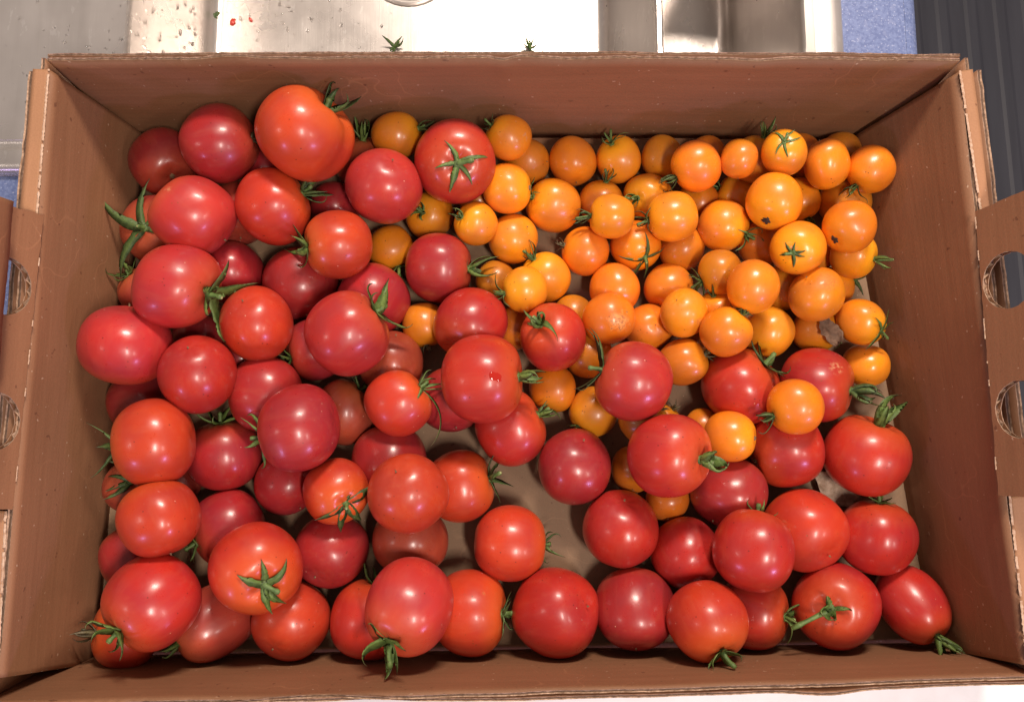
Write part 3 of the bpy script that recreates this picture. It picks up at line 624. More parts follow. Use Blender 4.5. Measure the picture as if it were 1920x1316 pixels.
TOM = [
('R1', 'D', (-0.2359, 0.2102, 0.0219), 0.02243, 0.970, (0.5194, -0.6947, 0.4977), 'n', 'dark crimson tomato in the back left corner of the box', {}),
('R2', 'C', (-0.1901, 0.2139, 0.0475), 0.02567, 0.930, (0.9789, 0.2014, -0.0347), 'd', 'crimson tomato with dark specks and a dry brown stem, second from back left corner', {}),
('R3', 'O', (-0.1303, 0.2134, 0.0660), 0.03224, 0.840, (0.6933, 0.6503, 0.3105), 'c', 'largest tomato, orange-red and folded, leaning on the back wall', {'lobes': 5, 'fold': 1, 'zmin': 0.066, 'dim': 0.34, 'az': [100, 20, -15, -60, 60], 'L': 0.62, 'stemL': 0.25}),
('R4', 'B', (-0.1007, 0.2102, 0.0190), 0.01963, 0.930, (0.0147, 0.8537, 0.5206), 'c', 'dull red tomato wedged between the folded tomato and an orange cherry tomato', {'L': 0.8}),
('R5', 'P', (-0.0830, 0.1859, 0.0453), 0.02421, 0.970, (-0.3402, -0.4270, -0.8378), None, 'smooth pinkish crimson tomato directly left of the flat five-pointed star calyx', {}),
('R6', 'R', (-0.0375, 0.2020, 0.0455), 0.02603, 0.950, (0.1534, -0.3804, 0.9120), 'f', 'red tomato facing up with a flat five-pointed star calyx', {'az': [102, 28, -40, -103, 180], 'L': 0.68, 'stemL': 0.42, 'staz': 15}),
('R7', 'O', (-0.1536, 0.1714, 0.0482), 0.02469, 0.930, (0.9090, 0.4071, 0.0890), 's', 'bright orange-red tomato below the folded one, curled calyx at its right shoulder', {}),
('R8', 'P', (-0.2014, 0.1626, 0.0562), 0.02497, 0.960, (-0.7890, 0.5984, 0.1390), None, 'pale red tomato with a yellowish scar line, right of the long spiky calyx', {'scar': (-0.55, 0.62, 0.13, 'tan')}),
('R9', 'B', (-0.2397, 0.1641, 0.0205), 0.02225, 0.930, (-0.0037, -0.2363, 0.9717), 'f', 'dull red tomato by the left wall under the longest spiky star calyx', {'az': [165, 105, 225, -12, 50], 'L': 1.2, 'lens': [1.5, 1.1, 1.4, 0.6, 0.4], 'stemL': 0.25, 'wid': 0.9}),
('R10', 'B', (-0.1838, 0.1752, 0.0205), 0.02087, 0.950, (-0.1743, 0.9319, -0.3181), None, 'half hidden dull red tomato between two orange-red tomatoes at upper left', {}),
('R11', 'D', (-0.1685, 0.2073, 0.0165), 0.01678, 0.950, (-0.1576, 0.9476, -0.2778), None, 'nearly hidden dark red tomato under the folded tomato', {}),
('R12', 'C', (-0.1204, 0.1809, 0.0163), 0.01668, 0.950, (0.1524, 0.9080, -0.3902), None, 'small deep red tomato mostly hidden behind a curled calyx, below the folded tomato', {}),
('R13', 'O', (-0.1113, 0.1463, 0.0471), 0.02220, 0.980, (-0.9204, -0.1791, 0.3476), 'l', 'small bright orange-red tomato with a spread calyx on its left side, upper middle', {'L': 0.8}),
('R14', 'P', (-0.2069, 0.1157, 0.0630), 0.02635, 0.950, (0.9472, -0.2691, 0.1742), 'l', 'large pink-red tomato with a broad leafy calyx hanging off its lower right', {'L': 0.95, 'wid': 2.2}),
('R15', 'B', (-0.2470, 0.1226, 0.0160), 0.01647, 0.950, (-0.5169, 0.6366, 0.5723), 'l', 'mostly hidden red tomato at the left wall, calyx beside the large pink-red one', {'L': 0.9}),
('R16', 'C', (-0.1865, 0.1339, 0.0210), 0.02136, 0.950, (-0.2932, 0.9283, -0.2288), None, 'dusky crimson tomato tucked between a pink-red and a small orange-red tomato', {}),
('R17', 'D', (-0.1404, 0.1260, 0.0236), 0.02405, 0.970, (-0.2621, 0.9296, -0.2590), None, 'dark crimson tomato under the spread calyx of the small orange-red tomato', {}),
('R18', 'P', (-0.2394, 0.0805, 0.0560), 0.02811, 0.860, (-0.1772, -0.9256, -0.3346), None, 'wide pink-red tomato pressed against the middle of the left wall', {'zmin': 0.056}),
('R19', 'O', (-0.1614, 0.0950, 0.0475), 0.02291, 0.970, (0.1495, -0.4788, -0.8651), None, 'clean orange-red tomato just right of the broad leafy calyx', {}),
('R20', 'R', (-0.1927, 0.0615, 0.0593), 0.02355, 0.980, (-0.0034, -0.5831, -0.8124), None, 'round red tomato right of the wide pink-red one at the left wall', {}),
('R21', 'D', (-0.2076, 0.0883, 0.0174), 0.01772, 0.950, (-0.1662, 0.9269, -0.3365), None, 'dark red tomato hidden in the gap beneath the broad leafy calyx', {}),
('R22', 'C', (-0.1295, 0.0825, 0.0207), 0.02111, 0.950, (-0.8726, -0.3378, 0.3528), 'l', 'crimson tomato peeking out left of the large pink-red tomato in the left middle', {'L': 0.6}),
('R23', 'P', (-0.1020, 0.0872, 0.0577), 0.02609, 0.980, (0.8006, 0.5807, 0.1478), 'l', 'large pink-red tomato with upright leafy sepals at its upper right, left middle', {'L': 0.85, 'wid': 1.4}),
('R24', 'C', (-0.1573, 0.0512, 0.0355), 0.02451, 0.940, (-0.9555, 0.1727, -0.2392), None, 'broad dusky crimson tomato above and left of the large oval crimson one', {}),
('R25', 'C', (-0.1286, 0.0286, 0.0629), 0.02642, 0.900, (-0.9573, -0.2304, -0.1744), 'l', 'large oval crimson tomato at left centre with two sepals poking out at its left', {'L': 0.65, 'up': 1}),
('R26', 'B', (-0.1098, 0.0413, 0.0206), 0.02091, 0.970, (0.6147, 0.7759, 0.1419), 'l', 'dull brownish red tomato between the oval crimson tomato and a scarred one', {'L': 0.5}),
('R27', 'B', (-0.0797, 0.0736, 0.0206), 0.02107, 0.970, (-0.2166, -0.7862, -0.5788), None, 'dull pinkish brown tomato underneath the large pink-red tomato at left middle', {}),
('R28', 'C', (-0.0918, 0.1153, 0.0232), 0.02366, 0.960, (0.3507, 0.8454, -0.4029), None, 'crimson tomato behind the upright leafy sepals, under a slim green sepal', {}),
('R29', 'D', (-0.2429, 0.0483, 0.0206), 0.02094, 0.950, (-0.9437, -0.2829, -0.1717), None, 'dark crimson tomato in shade below the wide pink-red one at the left wall', {}),
('R30', 'O', (-0.2167, 0.0200, 0.0620), 0.02673, 0.900, (-0.9921, -0.1025, 0.0722), 'l', 'large oval orange-red tomato near the left wall with two thin sepals at its left', {'L': 0.75}),
('R31', 'C', (-0.1861, 0.0132, 0.0230), 0.02344, 0.970, (-0.0858, 0.9621, 0.2588), 'l', 'crimson tomato with a calyx on its far side, between two large oval tomatoes at left', {'L': 0.7}),
('R32', 'B', (-0.2362, -0.0067, 0.0404), 0.01730, 0.950, (0.2978, 0.2287, 0.9268), 'f', 'shaded red tomato at the left wall under a star of dark green sepals', {'az': [160, 235, 205, 20, 80], 'L': 1.0}),
('R33', 'O', (-0.2098, -0.0249, 0.0634), 0.02444, 0.900, (-0.3849, 0.9167, -0.1070), None, 'orange-red oval tomato near the left wall below the larger oval one', {}),
('R34', 'B', (-0.2190, -0.0039, 0.0156), 0.01599, 0.950, (-0.1755, 0.8629, -0.4739), None, 'sliver of a dull red tomato between two oval orange-red tomatoes at left', {}),
('R35', 'C', (-0.1816, -0.0325, 0.0233), 0.02385, 0.970, (-0.7669, -0.4319, 0.4747), 'l', 'crimson tomato just above the one with a thick pedicel at lower left', {'L': 0.5}),
('R36', 'C', (-0.1459, -0.0045, 0.0200), 0.02035, 0.970, (-0.5420, 0.7915, -0.2823), None, 'crimson tomato below the large oval crimson one, left of a drooping star calyx', {}),
('R37', 'O', (-0.1090, -0.0092, 0.0455), 0.02010, 0.980, (0.5107, -0.4374, 0.7402), 'f', 'small bright red tomato with a drooping star calyx on its lower right', {'az': [200, 255, 310, 25, 95], 'L': 1.0, 'lens': [1, 1, 1, 1.2, 0.4], 'wid': 1.2}),
('R38', 'C', (-0.0794, 0.0088, 0.0239), 0.02441, 0.960, (-0.2123, 0.9082, -0.3608), None, 'dusky crimson tomato behind the plain orange-red one, below the scarred tomato', {}),
('R39', 'O', (-0.0625, -0.0106, 0.0601), 0.02373, 1.000, (0.2060, -0.5357, -0.8189), None, 'plain round orange-red tomato without calyx at the lower centre left', {}),
('R40', 'O', (-0.0716, 0.0453, 0.0442), 0.02009, 0.970, (0.8209, 0.5535, 0.1406), 's', 'small orange-red tomato with a pale scar and one long trailing sepal', {'L': 0.7, 'long': (-48, 2.0), 'scar': (0.08, -0.05, 0.16, 'tan')}),
('R41', 'C', (-0.0397, 0.0496, 0.0215), 0.02197, 0.950, (-0.1842, 0.8915, -0.4139), None, 'crimson tomato under the trailing sepal, left of the tomato with a juice drop', {}),
('R42', 'R', (-0.0180, 0.0588, 0.0592), 0.02747, 0.910, (0.9848, 0.0300, 0.1708), 'c', 'large red tomato near the centre with a wet drop of juice on it', {'L': 0.5, 'stemL': 0.2}),
('R43', 'R', (-0.0269, 0.0972, 0.0346), 0.02310, 0.960, (-0.4609, -0.7966, 0.3910), 'n', 'red tomato with a tiny stem scar, behind the one with the juice drop', {}),
('R44', 'C', (-0.0483, 0.1367, 0.0227), 0.02309, 0.970, (0.9925, -0.0567, 0.1087), 's', 'crimson tomato with a dark curled calyx on its right, centre of the upper half', {'L': 0.85}),
('R45', 'R', (0.0263, 0.0878, 0.0390), 0.02117, 0.980, (-0.4785, 0.3008, 0.8250), 's', 'red tomato with a curled green calyx on top, among orange cherry tomatoes', {'L': 0.75, 'stemL': 0.5, 'az': [150, 20, 80, -20, -80, 200]}),
('R46', 'R', (-0.0010, 0.0307, 0.0235), 0.02387, 0.970, (0.8825, 0.4157, 0.2199), 'c', 'red tomato below the juice-drop tomato with a small closed calyx at its right', {'L': 0.45, 'stemL': 0.35}),
('R47', 'O', (-0.0336, -0.0062, 0.0233), 0.02366, 0.940, (0.9615, 0.2360, 0.1408), 'l', 'orange-red tomato right of the plain round one, calyx pointing right over bare cardboard', {'L': 0.7}),
('R48', 'B', (-0.0646, -0.0405, 0.0234), 0.02414, 0.860, (-0.0333, 0.9307, -0.3642), None, 'dented brownish orange tomato squeezed under the plain round orange-red one', {}),
('R49', 'O', (-0.0010, -0.0425, 0.0231), 0.02346, 1.000, (0.9912, -0.0608, -0.1176), 'l', 'lone orange-red tomato on the bare cardboard floor, sepals sticking out right', {'L': 0.6, 'up': 1}),
('R50', 'P', (-0.0609, -0.0764, 0.0590), 0.02589, 1.080, (-0.3534, -0.6678, 0.6551), 'l', 'large pink-red tomato at the front with its thick stem hanging over the edge', {'L': 0.75, 'stemL': 0.6, 'wid': 1.3, 'az': [185, 262, 300, 120, 40], 'staz': 265}),
('R51', 'C', (0.0402, 0.0057, 0.0237), 0.02406, 1.000, (-0.1949, -0.6640, -0.7219), None, 'plain crimson tomato between bare cardboard and an amber cherry tomato, centre right', {}),
('R52', 'P', (0.0748, 0.0576, 0.0551), 0.02404, 0.990, (-0.9366, 0.3330, 0.1087), 'l', 'pinkish crimson tomato with long curved sepals on its left, right of centre', {'L': 0.95, 'az': [85, 240, 140, 200, 30]}),
('R53', 'R', (0.0957, 0.0124, 0.0569), 0.02530, 0.980, (0.7587, -0.1412, 0.6359), 'c', 'large red tomato whose closed calyx points at an orange cherry tomato', {'L': 0.62, 'wid': 2.2, 'stemL': 0.3}),
('R54', 'R', (0.1487, 0.0573, 0.0247), 0.02536, 0.950, (0.6412, 0.6320, 0.4352), 'l', 'red tomato with an upright curled calyx at its upper right, right of centre', {'L': 0.75, 'wid': 1.2}),
('R55', 'R', (0.1986, 0.0585, 0.0241), 0.02470, 0.950, (0.8464, -0.2311, 0.4799), 's', 'red tomato with scratches behind the orange cherry tomato at right', {'scar': (0.5, 0.45, 0.26, 'tan'), 'L': 0.75, 'wid': 1.4}),
('R56', 'R', (0.1773, 0.0166, 0.0241), 0.02445, 0.970, (-0.9388, -0.3441, 0.0151), 'n', 'deep red tomato below the orange cherry tomato that sits on two red ones', {}),
('R57', 'R', (0.2277, 0.0135, 0.0268), 0.02740, 0.930, (0.2897, 0.8907, 0.3502), 'c', 'large heart-shaped red tomato at the right wall with claw-like sepals', {'L': 0.8, 'wid': 1.2, 'dim': 0.26, 'stemL': 0.15}),
('R58', 'C', (0.1391, -0.0106, 0.0232), 0.02364, 0.970, (0.5381, 0.7428, -0.3983), None, 'dusky crimson tomato under the tips of a closed calyx, lower right', {}),
('R59', 'R', (0.0691, -0.0335, 0.0238), 0.02416, 1.000, (-0.0399, -0.7433, -0.6678), None, 'plain red tomato at the edge of the bare cardboard, lower centre right', {}),
('R60', 'R', (0.1107, -0.0487, 0.0213), 0.02179, 0.970, (-0.2330, 0.8204, -0.5222), None, 'shaded red tomato behind the large one with two green tips, lower right', {}),
('R61', 'R', (0.1459, -0.0445, 0.0516), 0.02518, 0.970, (0.2438, 0.9492, -0.1990), 'l', 'large dark red tomato with two green sepal tips at its top, lower right', {'L': 0.45, 'up': 1}),
('R62', 'O', (0.1864, -0.0340, 0.0259), 0.02576, 0.980, (-0.3041, 0.5686, -0.7643), None, 'orange-red tomato with a pale scuff, right of the two green sepal tips', {'scar': (-0.5, 0.05, 0.2, 'tan')}),
('R63', 'R', (0.2322, -0.0381, 0.0238), 0.02414, 0.990, (0.0816, 0.9797, 0.1830), 'l', 'red tomato by the right wall below the heart-shaped one', {'L': 0.4}),
('R64', 'O', (0.1177, -0.0867, 0.0478), 0.02412, 1.000, (0.2633, -0.7456, 0.6122), 'l', 'bright red tomato at the front with a shrivelled dark-tipped calyx below', {'L': 0.5, 'wid': 1.5, 'stemL': 0.5}),
('R65', 'R', (0.1523, -0.0855, 0.0221), 0.02258, 0.970, (0.8871, -0.0835, 0.4540), 's', 'red tomato between the shrivelled-calyx one and the one with a twisted stem', {'L': 0.6}),
('R66', 'R', (0.2034, -0.0807, 0.0260), 0.02680, 0.980, (-0.4558, 0.0282, 0.8896), 's', 'big red tomato with a twisted green stem, front right', {'L': 0.5, 'stemL': 1.0, 'staz': 205, 'wid': 1.4}),
('R68', 'R', (0.2535, -0.0801, 0.0210), 0.01961, 1.320, (0.4035, -0.7653, 0.5016), 'c', 'elongated plum-shaped red tomato in the front right corner', {'L': 1.0, 'wid': 1.5}),
('R69', 'C', (0.0773, -0.0826, 0.0242), 0.02419, 1.050, (0.0527, 0.8509, -0.5226), None, 'upright crimson tomato at the front, third from the plum-shaped one', {}),
('R70', 'R', (0.0274, -0.0845, 0.0269), 0.02741, 0.990, (-0.6694, -0.2295, -0.7065), None, 'big deep red tomato at the front centre with one broad highlight', {}),
('R71', 'O', (-0.0261, -0.0847, 0.0257), 0.02612, 0.900, (0.9870, -0.0202, 0.1594), 'l', 'squarish orange-red tomato with a small dark mark, front centre', {'scar': (0.3, 0.4, 0.07, 'russet'), 'L': 0.5, 'lobes': 4, 'lobe': 0.03}),
('R72', 'R', (-0.0900, -0.0892, 0.0238), 0.02417, 1.000, (0.1766, 0.9840, 0.0239), 's', 'red tomato partly covered by the large one with the hanging stem', {'L': 0.6}),
('R73', 'O', (-0.1389, -0.0898, 0.0238), 0.02450, 0.980, (0.2501, 0.5804, -0.7750), None, 'orange-red tomato at the front left, below the thick pedicel', {}),
('R74', 'O', (-0.1538, -0.0543, 0.0543), 0.02724, 0.980, (0.4678, -0.3743, 0.8007), 'f', 'large bright red tomato with a thick cut pedicel facing up, lower left', {'L': 0.62, 'az': [150, 100, -60, -85, 25], 'stemL': 0.35, 'staz': -30, 'dim': 0.2, 'wid': 1.4}),
('R75', 'C', (-0.1148, -0.0469, 0.0229), 0.02344, 0.980, (0.2756, 0.6366, -0.7202), None, 'dark crimson tomato with one bright spot, below the drooping star calyx', {}),
('R76', 'B', (-0.1875, -0.0903, 0.0231), 0.02217, 1.200, (-0.7304, -0.4446, 0.5185), 'c', 'oblong dull orange-red tomato at the front left lying on its side', {'L': 0.5}),
('R77', 'R', (-0.2132, -0.0736, 0.0592), 0.02716, 0.970, (-0.5622, -0.6396, 0.5243), 'l', 'large red tomato near the front left corner, green calyx at its lower left', {'L': 0.7, 'wid': 1.6, 'up': 1}),
('R78', 'O', (-0.2439, -0.0981, 0.0212), 0.02187, 0.940, (-0.8286, 0.0935, 0.5519), 's', 'orange-red tomato in the front left corner with a withered grey-green calyx', {'L': 0.6, 'dry': 1}),
('R79', 'C', (-0.2424, -0.0518, 0.0201), 0.02046, 0.970, (-0.5768, 0.7734, -0.2629), None, 'dark crimson tomato at the left wall below the orange-red oval one', {}),
('R83', 'D', (-0.1784, 0.0778, 0.0212), 0.01615, 0.950, (-0.1461, 0.9220, -0.3586), None, 'patch of dark red tomato in the gap under the clean orange-red one', {}),
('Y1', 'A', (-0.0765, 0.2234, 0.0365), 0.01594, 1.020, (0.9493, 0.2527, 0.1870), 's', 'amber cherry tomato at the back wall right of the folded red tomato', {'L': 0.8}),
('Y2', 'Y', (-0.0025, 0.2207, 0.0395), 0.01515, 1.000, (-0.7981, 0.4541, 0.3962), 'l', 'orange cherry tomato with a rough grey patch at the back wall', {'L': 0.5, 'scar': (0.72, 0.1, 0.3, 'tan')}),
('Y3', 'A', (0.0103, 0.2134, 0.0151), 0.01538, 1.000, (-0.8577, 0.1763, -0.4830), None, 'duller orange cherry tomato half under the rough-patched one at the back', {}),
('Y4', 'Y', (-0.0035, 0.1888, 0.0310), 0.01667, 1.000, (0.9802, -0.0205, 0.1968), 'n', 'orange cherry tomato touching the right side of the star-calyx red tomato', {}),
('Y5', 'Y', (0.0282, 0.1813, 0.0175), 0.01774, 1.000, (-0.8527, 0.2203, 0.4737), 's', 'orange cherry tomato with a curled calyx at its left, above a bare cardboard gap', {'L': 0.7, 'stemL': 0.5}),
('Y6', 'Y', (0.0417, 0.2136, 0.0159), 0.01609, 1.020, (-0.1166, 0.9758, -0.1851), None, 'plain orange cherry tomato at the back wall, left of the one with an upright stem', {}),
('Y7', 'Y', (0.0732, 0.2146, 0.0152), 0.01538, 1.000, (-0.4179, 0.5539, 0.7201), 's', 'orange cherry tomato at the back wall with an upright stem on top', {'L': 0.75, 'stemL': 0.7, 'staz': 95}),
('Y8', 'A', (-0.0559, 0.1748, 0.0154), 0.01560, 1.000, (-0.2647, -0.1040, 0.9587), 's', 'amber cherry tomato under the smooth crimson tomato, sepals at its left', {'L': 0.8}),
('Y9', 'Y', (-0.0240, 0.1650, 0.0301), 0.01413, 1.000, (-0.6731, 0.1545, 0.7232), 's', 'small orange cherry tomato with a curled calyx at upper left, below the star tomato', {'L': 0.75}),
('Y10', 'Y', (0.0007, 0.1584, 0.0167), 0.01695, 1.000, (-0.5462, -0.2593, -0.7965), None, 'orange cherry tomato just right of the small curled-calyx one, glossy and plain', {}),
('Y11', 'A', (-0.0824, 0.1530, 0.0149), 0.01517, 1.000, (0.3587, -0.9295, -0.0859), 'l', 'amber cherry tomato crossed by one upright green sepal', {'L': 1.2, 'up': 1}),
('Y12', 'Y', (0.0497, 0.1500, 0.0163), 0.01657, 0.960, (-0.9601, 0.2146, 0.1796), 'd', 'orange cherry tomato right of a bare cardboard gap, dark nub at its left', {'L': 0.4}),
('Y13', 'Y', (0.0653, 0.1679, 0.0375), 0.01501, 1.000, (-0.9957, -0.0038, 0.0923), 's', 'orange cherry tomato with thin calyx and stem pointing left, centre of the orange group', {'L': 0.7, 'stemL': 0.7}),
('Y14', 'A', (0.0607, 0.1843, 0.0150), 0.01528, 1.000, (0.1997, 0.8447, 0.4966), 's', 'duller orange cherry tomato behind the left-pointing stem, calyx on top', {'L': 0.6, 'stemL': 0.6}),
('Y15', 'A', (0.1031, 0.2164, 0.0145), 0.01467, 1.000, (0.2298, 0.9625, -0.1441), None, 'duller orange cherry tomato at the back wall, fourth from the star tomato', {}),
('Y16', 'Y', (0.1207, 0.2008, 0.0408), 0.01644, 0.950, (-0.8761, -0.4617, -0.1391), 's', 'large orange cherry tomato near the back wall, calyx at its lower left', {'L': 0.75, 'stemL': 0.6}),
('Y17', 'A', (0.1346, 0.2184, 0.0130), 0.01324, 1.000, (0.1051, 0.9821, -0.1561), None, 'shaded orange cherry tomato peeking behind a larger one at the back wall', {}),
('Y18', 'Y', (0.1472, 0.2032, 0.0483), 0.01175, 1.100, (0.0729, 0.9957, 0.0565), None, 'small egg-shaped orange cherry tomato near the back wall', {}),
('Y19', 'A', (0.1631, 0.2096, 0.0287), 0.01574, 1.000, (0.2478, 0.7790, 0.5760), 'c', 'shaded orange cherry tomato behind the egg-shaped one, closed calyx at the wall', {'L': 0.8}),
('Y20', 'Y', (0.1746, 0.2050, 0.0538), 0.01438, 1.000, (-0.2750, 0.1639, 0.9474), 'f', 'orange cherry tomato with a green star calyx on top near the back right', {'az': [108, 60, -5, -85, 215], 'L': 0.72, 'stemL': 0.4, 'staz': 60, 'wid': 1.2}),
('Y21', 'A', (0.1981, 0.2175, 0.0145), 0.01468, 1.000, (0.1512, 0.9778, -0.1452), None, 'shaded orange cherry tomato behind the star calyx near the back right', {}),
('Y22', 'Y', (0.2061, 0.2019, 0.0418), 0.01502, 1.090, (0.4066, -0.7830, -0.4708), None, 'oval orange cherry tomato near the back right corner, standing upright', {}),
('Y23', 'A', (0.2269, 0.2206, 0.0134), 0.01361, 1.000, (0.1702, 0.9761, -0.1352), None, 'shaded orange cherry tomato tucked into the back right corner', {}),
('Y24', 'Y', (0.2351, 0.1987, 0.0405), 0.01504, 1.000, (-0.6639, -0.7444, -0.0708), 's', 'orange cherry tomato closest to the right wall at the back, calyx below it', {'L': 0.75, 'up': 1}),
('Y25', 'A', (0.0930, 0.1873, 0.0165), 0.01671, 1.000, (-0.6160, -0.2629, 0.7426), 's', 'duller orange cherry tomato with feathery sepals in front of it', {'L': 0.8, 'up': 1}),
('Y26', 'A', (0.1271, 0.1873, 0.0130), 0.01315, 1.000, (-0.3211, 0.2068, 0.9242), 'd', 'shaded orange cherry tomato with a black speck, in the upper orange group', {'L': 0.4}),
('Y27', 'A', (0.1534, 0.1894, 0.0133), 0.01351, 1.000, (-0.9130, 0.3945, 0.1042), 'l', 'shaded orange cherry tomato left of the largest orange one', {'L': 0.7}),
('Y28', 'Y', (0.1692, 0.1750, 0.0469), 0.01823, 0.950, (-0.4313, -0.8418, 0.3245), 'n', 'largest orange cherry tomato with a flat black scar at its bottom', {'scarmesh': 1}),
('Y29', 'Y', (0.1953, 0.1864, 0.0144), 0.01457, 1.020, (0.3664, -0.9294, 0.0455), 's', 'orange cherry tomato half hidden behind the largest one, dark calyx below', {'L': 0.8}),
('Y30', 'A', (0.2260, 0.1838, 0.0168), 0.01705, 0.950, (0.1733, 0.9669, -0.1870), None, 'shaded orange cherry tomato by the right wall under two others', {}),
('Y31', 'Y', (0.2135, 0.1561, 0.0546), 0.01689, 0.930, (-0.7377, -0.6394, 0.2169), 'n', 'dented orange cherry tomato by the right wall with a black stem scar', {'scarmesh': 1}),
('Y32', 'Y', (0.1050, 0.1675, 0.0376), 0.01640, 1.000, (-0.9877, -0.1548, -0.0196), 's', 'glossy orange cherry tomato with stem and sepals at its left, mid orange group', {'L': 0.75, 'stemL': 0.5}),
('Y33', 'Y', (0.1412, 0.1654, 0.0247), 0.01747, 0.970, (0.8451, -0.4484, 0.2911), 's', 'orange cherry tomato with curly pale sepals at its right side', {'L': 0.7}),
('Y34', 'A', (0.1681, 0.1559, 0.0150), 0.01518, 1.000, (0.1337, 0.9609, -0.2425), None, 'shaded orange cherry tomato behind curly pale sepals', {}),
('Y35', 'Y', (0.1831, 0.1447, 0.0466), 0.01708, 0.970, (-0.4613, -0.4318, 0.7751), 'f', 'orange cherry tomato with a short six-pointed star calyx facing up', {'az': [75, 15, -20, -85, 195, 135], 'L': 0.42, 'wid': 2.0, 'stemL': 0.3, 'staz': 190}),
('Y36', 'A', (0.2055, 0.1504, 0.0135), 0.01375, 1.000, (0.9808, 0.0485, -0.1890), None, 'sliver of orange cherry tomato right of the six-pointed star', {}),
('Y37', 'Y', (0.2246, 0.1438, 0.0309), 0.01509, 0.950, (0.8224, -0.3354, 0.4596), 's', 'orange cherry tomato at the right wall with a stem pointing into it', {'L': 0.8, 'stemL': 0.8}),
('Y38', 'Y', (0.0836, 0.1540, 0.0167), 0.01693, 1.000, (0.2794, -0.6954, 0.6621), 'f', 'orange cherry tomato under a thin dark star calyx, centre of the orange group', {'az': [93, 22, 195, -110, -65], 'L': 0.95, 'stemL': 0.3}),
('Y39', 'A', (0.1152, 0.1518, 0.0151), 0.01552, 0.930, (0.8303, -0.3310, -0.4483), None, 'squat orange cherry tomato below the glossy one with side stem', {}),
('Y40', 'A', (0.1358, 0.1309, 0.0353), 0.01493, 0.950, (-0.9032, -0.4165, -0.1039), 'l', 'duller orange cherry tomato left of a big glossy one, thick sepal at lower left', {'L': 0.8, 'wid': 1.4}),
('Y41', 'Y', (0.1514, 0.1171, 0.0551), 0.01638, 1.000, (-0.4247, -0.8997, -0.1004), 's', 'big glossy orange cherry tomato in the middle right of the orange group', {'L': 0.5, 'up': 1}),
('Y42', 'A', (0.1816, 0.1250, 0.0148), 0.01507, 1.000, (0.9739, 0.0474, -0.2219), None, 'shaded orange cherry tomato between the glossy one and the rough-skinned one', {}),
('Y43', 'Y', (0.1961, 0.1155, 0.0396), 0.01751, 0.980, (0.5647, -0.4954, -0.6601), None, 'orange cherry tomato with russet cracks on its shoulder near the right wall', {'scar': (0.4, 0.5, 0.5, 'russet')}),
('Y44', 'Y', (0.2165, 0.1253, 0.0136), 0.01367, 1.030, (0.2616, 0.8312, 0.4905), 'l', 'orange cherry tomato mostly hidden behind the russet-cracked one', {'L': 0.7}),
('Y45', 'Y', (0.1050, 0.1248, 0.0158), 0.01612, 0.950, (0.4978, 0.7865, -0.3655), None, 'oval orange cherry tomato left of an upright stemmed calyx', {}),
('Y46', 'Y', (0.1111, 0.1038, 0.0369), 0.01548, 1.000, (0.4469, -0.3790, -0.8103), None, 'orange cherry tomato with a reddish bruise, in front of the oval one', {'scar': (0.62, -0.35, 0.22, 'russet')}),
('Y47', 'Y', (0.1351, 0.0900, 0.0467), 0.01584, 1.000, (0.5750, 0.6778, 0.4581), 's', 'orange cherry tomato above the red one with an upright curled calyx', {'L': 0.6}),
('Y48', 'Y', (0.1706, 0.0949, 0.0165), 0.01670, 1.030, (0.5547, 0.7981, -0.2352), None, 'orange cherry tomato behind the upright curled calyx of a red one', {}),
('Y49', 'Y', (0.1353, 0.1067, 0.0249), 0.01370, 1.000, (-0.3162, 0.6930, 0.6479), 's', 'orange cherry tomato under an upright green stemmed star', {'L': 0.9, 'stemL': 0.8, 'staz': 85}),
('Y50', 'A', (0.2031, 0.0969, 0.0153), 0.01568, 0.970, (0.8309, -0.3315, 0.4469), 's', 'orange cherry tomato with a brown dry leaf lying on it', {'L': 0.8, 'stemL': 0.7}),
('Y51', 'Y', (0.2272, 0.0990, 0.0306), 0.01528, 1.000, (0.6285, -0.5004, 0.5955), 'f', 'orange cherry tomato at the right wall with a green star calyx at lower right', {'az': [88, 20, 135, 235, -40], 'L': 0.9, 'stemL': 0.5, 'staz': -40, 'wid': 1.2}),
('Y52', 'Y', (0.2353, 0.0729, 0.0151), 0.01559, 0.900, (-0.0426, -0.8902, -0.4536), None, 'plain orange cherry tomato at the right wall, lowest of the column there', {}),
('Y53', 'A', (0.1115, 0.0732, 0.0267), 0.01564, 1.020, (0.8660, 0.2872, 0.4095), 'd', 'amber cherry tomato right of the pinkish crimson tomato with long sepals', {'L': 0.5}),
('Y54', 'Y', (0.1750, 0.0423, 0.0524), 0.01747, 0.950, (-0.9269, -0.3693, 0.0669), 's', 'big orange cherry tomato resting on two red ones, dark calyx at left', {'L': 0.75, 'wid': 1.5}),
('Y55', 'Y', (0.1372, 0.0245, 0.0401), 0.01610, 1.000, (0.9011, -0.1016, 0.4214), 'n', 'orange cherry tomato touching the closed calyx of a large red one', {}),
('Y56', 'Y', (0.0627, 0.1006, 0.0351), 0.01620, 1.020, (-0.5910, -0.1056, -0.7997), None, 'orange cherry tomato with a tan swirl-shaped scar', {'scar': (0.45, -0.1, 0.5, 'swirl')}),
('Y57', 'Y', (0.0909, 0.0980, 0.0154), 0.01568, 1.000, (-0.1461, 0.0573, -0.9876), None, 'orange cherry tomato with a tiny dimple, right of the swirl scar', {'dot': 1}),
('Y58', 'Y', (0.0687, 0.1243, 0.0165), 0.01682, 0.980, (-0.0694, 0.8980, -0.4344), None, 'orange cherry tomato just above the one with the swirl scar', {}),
('Y59', 'A', (0.0412, 0.1067, 0.0134), 0.01361, 1.000, (-0.1156, 0.9302, -0.3484), None, 'shaded orange cherry tomato right behind the red one with curled green calyx', {}),
